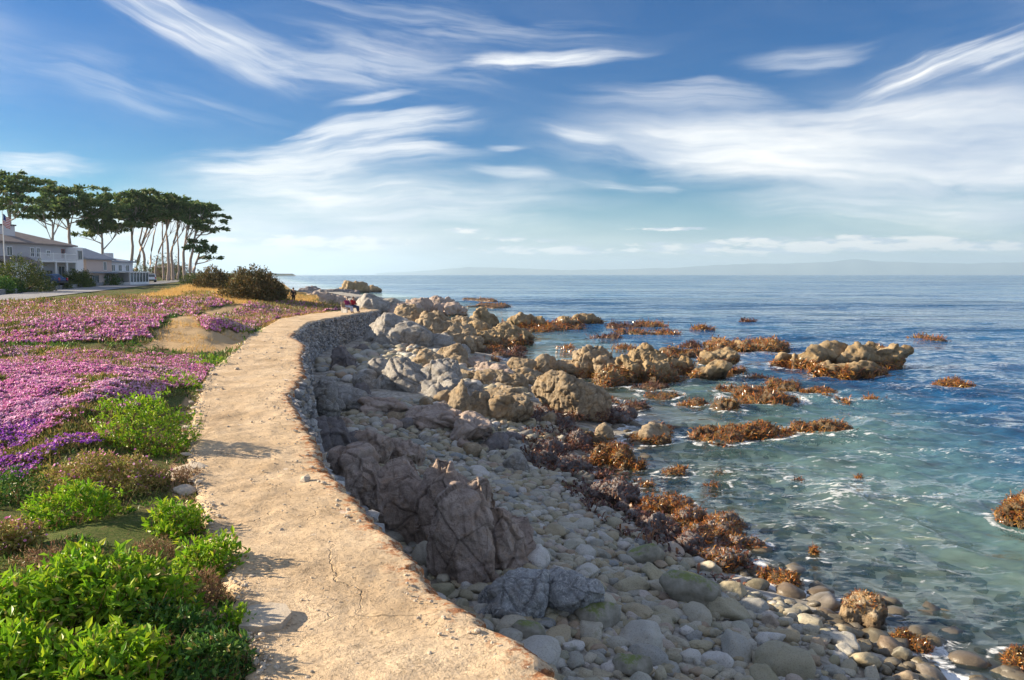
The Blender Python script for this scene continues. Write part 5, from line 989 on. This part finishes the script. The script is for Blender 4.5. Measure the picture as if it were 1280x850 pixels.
mb = MB(); mb.prism(pr, -.5, .5, 'y'); o = mb.build('box', MATS['white_trim'], t); o.location.z = 1.0; mb = MB(); mb.box((.34, .1, 1.25), (.04, .06, .35)); mb.build('flag_arm', MATS['flag_red'], t)
t = None
gw_ = MB(); pts = []
for k in range(40):
    s = -5+k*2.0; q = ROADW+.7; X_ = ROAD_A.x+_rd.x*s+nl.x*q; Y_ = ROAD_A.y+_rd.y*s+nl.y*q; pts.append((X_, Y_, zB(X_, Y_)))
t = empty('garden_wall', pts[0]); tag(t, 'low grey block wall along the far side of the road in front of the gardens', 'garden wall'); plain('block_grey', (.30, .30, .31), .9, .15, .25, 1.5)
ang = math.atan2(_rd.y, _rd.x); mb = MB(); mb.box((0, 0, 0), (1.96, .34, .62)); o0 = mb.build('block', MATS['block_grey'], t)
for k, p in enumerate(pts):
    o = o0 if k == 0 else o0.copy()
    if k: col.objects.link(o); o.parent = t
    o.location = Vector(p)-Vector(pts[0])+Vector((0, 0, .22+.03*math.sin(k*2.3))); o.rotation_euler = (0, 0, ang+.02*math.sin(k*5.1))
# ---------------- vehicles ----------------
plain('car_white', (.78, .80, .84), .25, .5, .03); plain('car_blue', (.03, .06, .16), .22, .55, .05); plain('tyre', (.02, .02, .02), .9, .1); plain('rim', (.45, .46, .48), .35, .5, .05, 3, .6); plain('tail_red', (.5, .01, .015), .3, .5); plain('lamp_clear', (.75, .76, .78), .15, .5); plain('bumper_dark', (.05, .05, .055), .6, .3)
def car(name, label, loc, rz, paint, prof, cabin, Lw, tall):
    t = empty(name, loc, rz); tag(t, label, 'car')
    mb = MB(); mb.prism(prof, -Lw/2, Lw/2, 'y'); bo = mb.build('body', MATS[paint], t)
    bv = bo.modifiers.new('b', 'BEVEL'); bv.width = .07; bv.segments = 3; bv.limit_method = 'ANGLE'
    mb = MB(); n = len(cabin); w2 = Lw/2-.05; w3 = Lw/2-.2; zc = max(p[1] for p in cabin); zl = min(p[1] for p in cabin)
    wd = [w2+(w3-w2)*(p[1]-zl)/(zc-zl) for p in cabin]
    mb.add([(p[0], -q, p[1]) for p, q in zip(cabin, wd)]+[(p[0], q, p[1]) for p, q in zip(cabin, wd)], [tuple(range(n)), tuple(range(2*n-1, n-1, -1))]+[(k, k+n, (k+1) % n+n, (k+1) % n) for k in range(n)])
    cb = mb.build('cabin', MATS[paint], t); bv = cb.modifiers.new('b', 'BEVEL'); bv.width = .05; bv.segments = 2; bv.limit_method = 'ANGLE'
    # glass: sides, windscreen and rear window a little proud of the cabin
    xs_ = [p[0] for p in cabin]; x0, x1 = min(xs_), max(xs_); tx = sorted(p[0] for p in cabin if p[1] > zc-.15); za, zb_ = zl+.08, zc-.12
    fl = lambda z, a, b_: a+(b_-a)*(z-zl)/(zc-zl)
    def side(xa, xb, s):
        g_ = MB(); yy = lambda z: s*(fl(z, w2, w3)+.012)
        q = [(fl(za, x0, tx[0])+.12 if xa is None else xa, za), (fl(za, x1, tx[-1])-.12 if xb is None else xb, za), (fl(zb_, x1, tx[-1])-.12 if xb is None else xb, zb_), (fl(zb_, x0, tx[0])+.12 if xa is None else xa, zb_)]
        g_.add([(a, yy(z), z) for a, z in q]+[(a, yy(z)-s*.03, z) for a, z in q], [(0, 1, 2, 3), (7, 6, 5, 4), (0, 4, 5, 1), (1, 5, 6, 2), (2, 6, 7, 3), (3, 7, 4, 0)]); g_.build('side_window', MATS['dark_glass'], t)
    xm = (tx[0]+tx[-1])/2
    for s in (-1, 1): side(None, xm-.06, s); side(xm+.06, None, s)
    for nm, xa, xb, sg in (('rear_window', x0, tx[0], -1), ('windscreen', x1, tx[-1], 1)):
        g_ = MB(); q = [(fl(z, xa, xb)+sg*.02, e*(fl(z, w2, w3)-.14), z) for z, e in ((za, -1), (za, 1), (zb_, 1), (zb_, -1))]
        g_.add(q+[(a-sg*.03, b_, c_) for a, b_, c_ in q], [(0, 1, 2, 3), (7, 6, 5, 4), (0, 4, 5, 1), (1, 5, 6, 2), (2, 6, 7, 3), (3, 7, 4, 0)]); g_.build(nm, MATS['dark_glass'], t)
    L0, L1 = min(p[0] for p in prof), max(p[0] for p in prof); rw = tall*.2
    for xx in (L0+.85, L1-.85):
        for s in (-1, 1):
            q = MB(); q.tube([(xx, s*(Lw/2-.2), rw), (xx, s*(Lw/2+.02), rw)], rw, 18); wh = q.build('wheel', MATS['tyre'], t); q = MB(); q.tube([(xx, s*(Lw/2), rw), (xx, s*(Lw/2+.035), rw)], rw*.62, 14); q.build('rim', MATS['rim'], wh)
    zt = tall*.52
    for s in (-1, 1):
        q = MB(); q.box((L0+.02, s*(Lw/2-.16), zt), (.10, .22, .34)); q.build('tail_light', MATS['tail_red'], t); q = MB(); q.box((L1-.03, s*(Lw/2-.24), zt-.1), (.12, .34, .18)); q.build('headlight', MATS['lamp_clear'], t)
        q = MB(); q.box((x1-.35, s*(Lw/2+.08), zl+.12), (.12, .2, .14)); q.build('wing_mirror', MATS[paint], t)
    for nm, xx in (('rear_bumper', L0-.02), ('front_bumper', L1+.02)): q = MB(); q.box((xx, 0, tall*.27), (.14, Lw-.1, .22)); q.build(nm, MATS['bumper_dark'], t)
    return t
suv = [(-2.35, .35), (-2.38, .75), (-2.3, 1.05), (1.1, 1.05), (2.2, .95), (2.35, .7), (2.33, .35)]; suvc = [(-2.25, 1.04), (1.05, 1.04), (.35, 1.72), (-2.0, 1.76)]
ds_ = beyond_road(188, -1.6); c = atd(188, 349, ds_); car('parked_car', 'white sport utility car parked at the far road side under the trees', (c.x, ds_, zB(c.x, ds_)), math.radians(118), 'car_white', suv, suvc, 1.9, 1.78)
sed = [(-2.2, .32), (-2.28, .7), (-2.15, .95), (1.0, .92), (2.1, .78), (2.22, .55), (2.2, .32)]; sedc = [(-1.9, .92), (1.0, .91), (.2, 1.42), (-1.1, 1.45)]
c = atd(59, 346, 104); car('parked_car', 'dark blue car with red tail light in front of the grey house porch', (c.x, 104, zB(c.x, 104)+.55), math.radians(172), 'car_blue', sed, sedc, 1.8, 1.5)
# ---------------- cypress trees ----------------
gt = 'wind-shaped cypress trees behind the houses'
def cypress(label, pxb, d, trunk, pads, seed, mt='cypress_needles', rad=.42):
    """trunk: [(px, py)...] from foot to crown; pads: flat sprays of foliage (px, py, half width px, half height px)"""
    rng = np.random.default_rng(seed); base = atd(pxb, 343, d); base.z = zB(base.x, d); t = empty('cypress_tree', base); tag(t, label, 'tree', gt)
    pts = [Vector((0, 0, -.3))]+[atd(a, b_, d+rng.normal()*.6)-base for a, b_ in trunk]; fine_ = []
    for i in range(len(pts)-1):
        for k in range(3): fine_.append(pts[i].lerp(pts[i+1], k/3)+Vector((rng.normal(), rng.normal(), 0))*.05*(i+k > 0))
    fine_.append(pts[-1]); n = len(fine_); mb = MB(); mb.tube(fine_, [rad*(1-.72*i/(n-1)) for i in range(n)], 8); mb.build('trunk', MATS['cypress_bark'], t, smooth=True, fix=False)
    top = pts[-1]; PP, DD, LL = [], [], []; lb = MB()
    for (px, py, hw, hh) in pads:
        c_ = atd(px, py, d+rng.normal()*1.5)-base; sx, sz = hw*1.22/FPX*d, hh*.72/FPX*d; fr_ = fine_[int(n*rng.uniform(.55, .9))]
        mid = fr_.lerp(c_, .55)+Vector((0, 0, -.12*(c_-fr_).length)); lb.tube([fr_, mid, c_+Vector((0, 0, -.1))], [rad*.32, rad*.22, .05], 5, False)
        for q in range(3): e_ = c_+Vector((rng.normal()*sx*.5, rng.normal()*sx*.4, rng.random()*sz*.4)); lb.tube([mid, mid.lerp(e_, .6)+Vector((0, 0, -.2)), e_], [rad*.16, rad*.1, .03], 4, False)
        m = int(90+sx*sx*46); ns = max(5, int(sx*3.2)); sub = np.stack([rng.normal(size=ns)*.5, rng.normal(size=ns)*.5, rng.normal(size=ns)*.5], 1); sub[:, :2] = np.clip(sub[:, :2]*1.25, -1.1, 1.1)
        wh_ = rng.integers(ns, size=m); loc = sub[wh_]*np.array([sx, sx*.75, sz*.8])+rng.normal(size=(m, 3))*np.array([.26*sx/ns**.35, .26*sx/ns**.35, .16*sz+.05])
        PP.append(loc+np.array(c_)); o_ = loc/np.array([sx, sx, sz+.5]); DD.append(o_*np.array([1, 1, .4])+rng.normal(size=(m, 3))*.35+np.array([.1, 0, .25])); LL.append(rng.uniform(.4, .95, m))
    lb.build('limb', MATS['cypress_bark'], t, smooth=True, fix=False)
    P = np.concatenate(PP); L_ = np.concatenate(LL); leaves('crown', P, np.concatenate(DD), L_*d/175, L_*.55*d/175, rng, MATS[mt], t)['kind'] = 'stuff'
CY = [('cypress with layered flat crown at the left edge behind the grey house', 13, 150, [(13,318),(13,285),(12,258),(15,236)], [(8,222,20,5),(30,228,20,4),(5,236,24,6),(30,238,15,4),(14,250,28,6),(-10,230,22,8),(38,252,10,3),(24,262,16,4),(-8,258,16,6),(34,272,10,3)]),
 ('cypress with one bare trunk rising just right of the chimney', 64, 165, [(65,318),(66,296),(65,275)], [(52,262,20,5),(70,258,18,5),(46,270,14,4),(76,270,12,4)]),
 ('broad domed cypress above the roof of the grey house', 88, 168, [(88,320),(87,296),(85,272),(88,252)], [(72,240,20,5),(95,238,24,5),(116,247,18,5),(62,250,20,5),(100,252,28,7),(122,259,18,6),(84,262,24,5),(48,258,14,4),(108,268,18,5)]),
 ('low olive-tinged cypress filling the gap above the second house', 128, 172, [(128,330),(128,305),(126,285)], [(118,282,18,7),(138,286,20,8),(110,292,14,5),(150,280,14,6),(128,270,20,6)]),
 ('dense dark cypress with two-tier crown over the second house', 164, 178, [(164,335),(166,308),(164,282),(162,262)], [(152,246,20,5),(172,243,22,5),(160,256,26,7),(182,255,16,5),(150,268,22,7),(172,270,22,6),(160,282,16,5),(142,258,14,5)]),
 ('leaning cypress whose trunk slants to the right from the sun room', 168, 182, [(170,336),(176,312),(184,285),(190,268)], [(184,252,22,5),(198,258,18,5),(190,268,20,6),(178,276,14,5)]),
 ('cypress with a forked pale trunk left of the white car', 181, 186, [(181,337),(180,318),(174,302),(180,276)], [(176,262,16,5),(190,276,14,5)]),
 ('slender cypress standing over the white car', 187, 190, [(187,338),(189,312),(194,288),(200,266)], [(202,252,20,4),(212,258,16,5),(198,262,16,5)]),
 ('second slender cypress over the white car, leaning right', 192, 188, [(194,338),(198,315),(206,294),(214,272)], [(214,262,16,5),(222,270,14,5),(206,272,14,4)]),
 ('straight cypress in the middle of the grove', 210, 184, [(211,338),(210,312),(208,290),(212,268)], [(206,248,18,4),(220,256,18,5),(214,266,18,5)]),
 ('cypress with a wavy trunk in the middle of the grove', 216, 192, [(216,338),(214,316),(219,296),(228,272)], [(226,256,20,4),(238,262,14,4),(224,268,18,5)]),
 ('thick-trunked cypress at the right of the grove', 232, 182, [(230,340),(229,316),(233,294),(238,270)], [(240,256,16,4),(250,262,16,4),(234,266,16,5),(244,274,14,5)]),
 ('cypress with long bare arm reaching right over the bluff', 240, 180, [(237,340),(240,316),(244,294),(248,272)], [(256,257,14,3.5),(266,270,13,3),(258,278,14,4),(270,287,11,3),(248,284,12,4)]),
 ('rightmost cypress with low shelf of foliage', 246, 178, [(242,340),(246,325),(252,308)], [(250,309,13,3.5),(262,314,10,2.5),(264,322,8,2),(244,302,9,3)]),
 ('thin pole-like cypress among the trunks of the grove', 204, 196, [(204,338),(203,314),(203,290),(204,270)], [(203,262,14,4)]),
 ('another thin pole-like cypress right of the grove middle', 222, 197, [(223,338),(223,312),(222,292),(221,272)], [(222,264,12,4)])]
for i, (lab, pxb, d, tr, pads) in enumerate(CY): cypress(lab, pxb, d, tr, pads, 700+i, rad=.30 if 'thin' in lab or 'slender' in lab else .46)
# ---------------- people and bench ----------------
plain('skin', (.50, .30, .22), .6, .3, .05, 12); plain('cloth_black', (.025, .025, .03), .9, .1); plain('cloth_plum', (.24, .03, .11), .9, .1); plain('cloth_pale', (.55, .58, .70), .9, .1); plain('cloth_red', (.38, .03, .04), .9, .1); plain('hair_brown', (.10, .055, .03), .8, .2); plain('hair_grey', (.45, .40, .34), .8, .2); plain('denim', (.06, .09, .17), .9, .1); plain('shoe', (.06, .05, .05), .7, .2); plain('bench_wood', (.34, .27, .20), .8, .2, .3, 5); plain('bench_concrete', (.55, .54, .51), .9, .2)
def skin_mesh(name, pts, edges, rad, mat_, parent, sub=2, root=0):
    me = bpy.data.meshes.new(name); me.from_pydata(pts, edges, []); o = link(name, me, parent, mat_); s = o.modifiers.new('s', 'SKIN'); s.use_smooth_shade = True
    for v, r_ in zip(me.skin_vertices[0].data, rad): v.radius = r_ if isinstance(r_, tuple) else (r_, r_)
    me.skin_vertices[0].data[root].use_root = True; u = o.modifiers.new('u', 'SUBSURF'); u.levels = sub; u.render_levels = sub; return o
def person(label, loc, rz, J, top, bottom, hair, long_top=True):
    """J: joints (front is +X). One continuous skinned body, clothes as slightly larger sleeves over it."""
    t = empty('person', loc, rz); tag(t, label, 'person'); N = list(J); idx = {k: i for i, k in enumerate(N)}
    Ed = [('pelvis', 'waist'), ('waist', 'chest'), ('chest', 'neck'), ('neck', 'head'), ('head', 'crown')]
    for s in 'lr': Ed += [('chest', 'sh'+s), ('sh'+s, 'el'+s), ('el'+s, 'wr'+s), ('wr'+s, 'ha'+s), ('pelvis', 'hip'+s), ('hip'+s, 'kn'+s), ('kn'+s, 'an'+s), ('an'+s, 'to'+s)]
    Rd = dict(pelvis=.13, waist=.12, chest=.145, neck=.055, head=.092, crown=.075, sh=.06, el=.042, wr=.03, ha=.035, hip=.085, kn=.058, an=.04, to=.035)
    R_ = lambda k: Rd.get(k, Rd.get(k[:-1], .05)); skin_mesh('body', [J[k] for k in N], [(idx[a], idx[b_]) for a, b_ in Ed], [R_(k) for k in N], MATS['skin'], t, 2, idx['pelvis'])
    def garment(nm, keys, mt, gr):
        e = [(a, b_) for a, b_ in Ed if a in keys and b_ in keys]; ix = {k: i for i, k in enumerate(keys)}
        skin_mesh(nm, [J[k] for k in keys], [(ix[a], ix[b_]) for a, b_ in e], [R_(k)+gr for k in keys], MATS[mt], t, 2, 0)
    garment('jacket', ['pelvis', 'waist', 'chest', 'shl', 'shr', 'ell', 'elr', 'wrl', 'wrr'], top, .028); garment('trousers', ['pelvis', 'hipl', 'hipr', 'knl', 'knr', 'anl', 'anr'], bottom, .022)
    for s in 'lr': skin_mesh('shoe', [J['an'+s], J['to'+s]], [(0, 1)], [.05, .045], MATS['shoe'], t, 1)
    h = Vector(J['head']); mb = MB(); V, F = ico(3); Vh = V*np.array([.105, .098, .105])+np.array(h+Vector((-.018, 0, .055))); kp = ~((V[F].mean(1)[:, 0] > .35) & (V[F].mean(1)[:, 2] < .45))
    link('hair', np_mesh('hair', Vh, F[kp], True), t, MATS[hair])
    mb = MB(); mb.add([tuple(h+Vector(v)) for v in ((.08, -.015, .0), (.08, .015, .0), (.118, 0, -.012), (.085, 0, .045))], [(0, 1, 2), (0, 2, 3), (1, 3, 2)]); mb.build('nose', MATS['skin'], t)
    for s in (-1, 1):
        V, F = ico(1); link('eye', np_mesh('eye', V*.013+np.array(h+Vector((.082, s*.033, .035))), F, True), t, MATS['shoe']); link('ear', np_mesh('ear', V*np.array([.018, .012, .03])+np.array(h+Vector((.0, s*.095, .02))), F, True), t, MATS['skin'])
    # fingers
    for s in 'lr':
        a, b_ = Vector(J['wr'+s]), Vector(J['ha'+s]); dd = (b_-a).normalized(); sd_ = dd.cross(Vector((1, 0, 0)) if abs(dd.x) < .8 else Vector((0, 0, 1))).normalized()
        for k in range(5):
            st = b_+sd_*(k-2)*.016 if k else a.lerp(b_, .4)+sd_*.03; ln = (.05, .07, .08, .072, .055)[k]; q = dd if k else (dd+sd_*.9).normalized()
            skin_mesh('finger', [tuple(st), tuple(st+q*ln*.55), tuple(st+q*ln+Vector((0, 0, -.008)))], [(0, 1), (1, 2)], [.009, .008, .007], MATS['skin'], t, 1)
    return t
walk = dict(pelvis=(0, 0, .93), waist=(0, 0, 1.08), chest=(.02, 0, 1.32), neck=(.03, 0, 1.49), head=(.05, 0, 1.60), crown=(.05, 0, 1.68), shl=(.02, .19, 1.40), shr=(.02, -.19, 1.40), ell=(-.08, .25, 1.14), elr=(.06, -.25, 1.14), wrl=(-.02, .25, .92), wrr=(.2, -.23, .95), hal=(.01, .25, .84), har=(.26, -.22, .89), hipl=(0, .10, .88), hipr=(0, -.10, .88), knl=(.14, .10, .50), knr=(-.04, -.10, .48), anl=(.12, .10, .09), anr=(-.28, -.10, .14), tol=(.27, .10, .03), tor=(-.14, -.10, .03))
sit = dict(pelvis=(0, 0, .53), waist=(-.04, 0, .68), chest=(-.05, 0, .92), neck=(-.02, 0, 1.08), head=(.01, 0, 1.19), crown=(.01, 0, 1.27), shl=(-.04, .19, 1.00), shr=(-.04, -.19, 1.00), ell=(.04, .23, .76), elr=(.04, -.23, .76), wrl=(.24, .14, .68), wrr=(.24, -.14, .68), hal=(.32, .10, .66), har=(.32, -.10, .66), hipl=(.05, .10, .52), hipr=(.05, -.10, .52), knl=(.45, .11, .50), knr=(.45, -.11, .50), anl=(.45, .11, .09), anr=(.50, -.11, .09), tol=(.60, .12, .03), tor=(.64, -.12, .03))
c = atd(366.5, 360, 84); person('person in black walking away past the broad olive bush', (c.x, 84, zB(c.x, 84)), math.radians(95), walk, 'cloth_black', 'cloth_black', 'hair_brown')
c = atd(437.5, 387, 68); g = float(zp(68))+.0; bz = g+.02; bt = empty('park_bench', (c.x, 68, bz), math.radians(-28)); tag(bt, 'pale bench with backrest at the far bend of the path, two people on it', 'bench')
for k in range(3): mb = MB(); mb.box((-.05+k*.15, 0, .44), (.13, 1.8, .05)); mb.build('seat_slat', MATS['bench_wood'], bt)
for k in range(3): mb = MB(); mb.box((-.19-.03*k, 0, .58+.15*k), (.04, 1.8, .12)); mb.build('back_slat', MATS['bench_wood'], bt)
for s in (-.75, .75):
    mb = MB(); mb.box((.08, s, .205), (.45, .14, .41)); mb.build('leg', MATS['bench_concrete'], bt); mb = MB(); mb.box((-.26, s, .45), (.08, .10, .98)); mb.build('back_post', MATS['bench_concrete'], bt)
ca, sa = math.cos(math.radians(-28)), math.sin(math.radians(-28))
def on_bench(yy): return (c.x-yy*sa+.04*ca, 68+yy*ca+.04*sa, bz)
person('person in plum jacket and pale trousers seated on the bench', on_bench(-.4), math.radians(-28), sit, 'cloth_plum', 'cloth_pale', 'hair_grey')
person('person in red jacket and dark jeans seated at the far end of the bench', on_bench(.42), math.radians(-28), sit, 'cloth_red', 'denim', 'hair_brown')
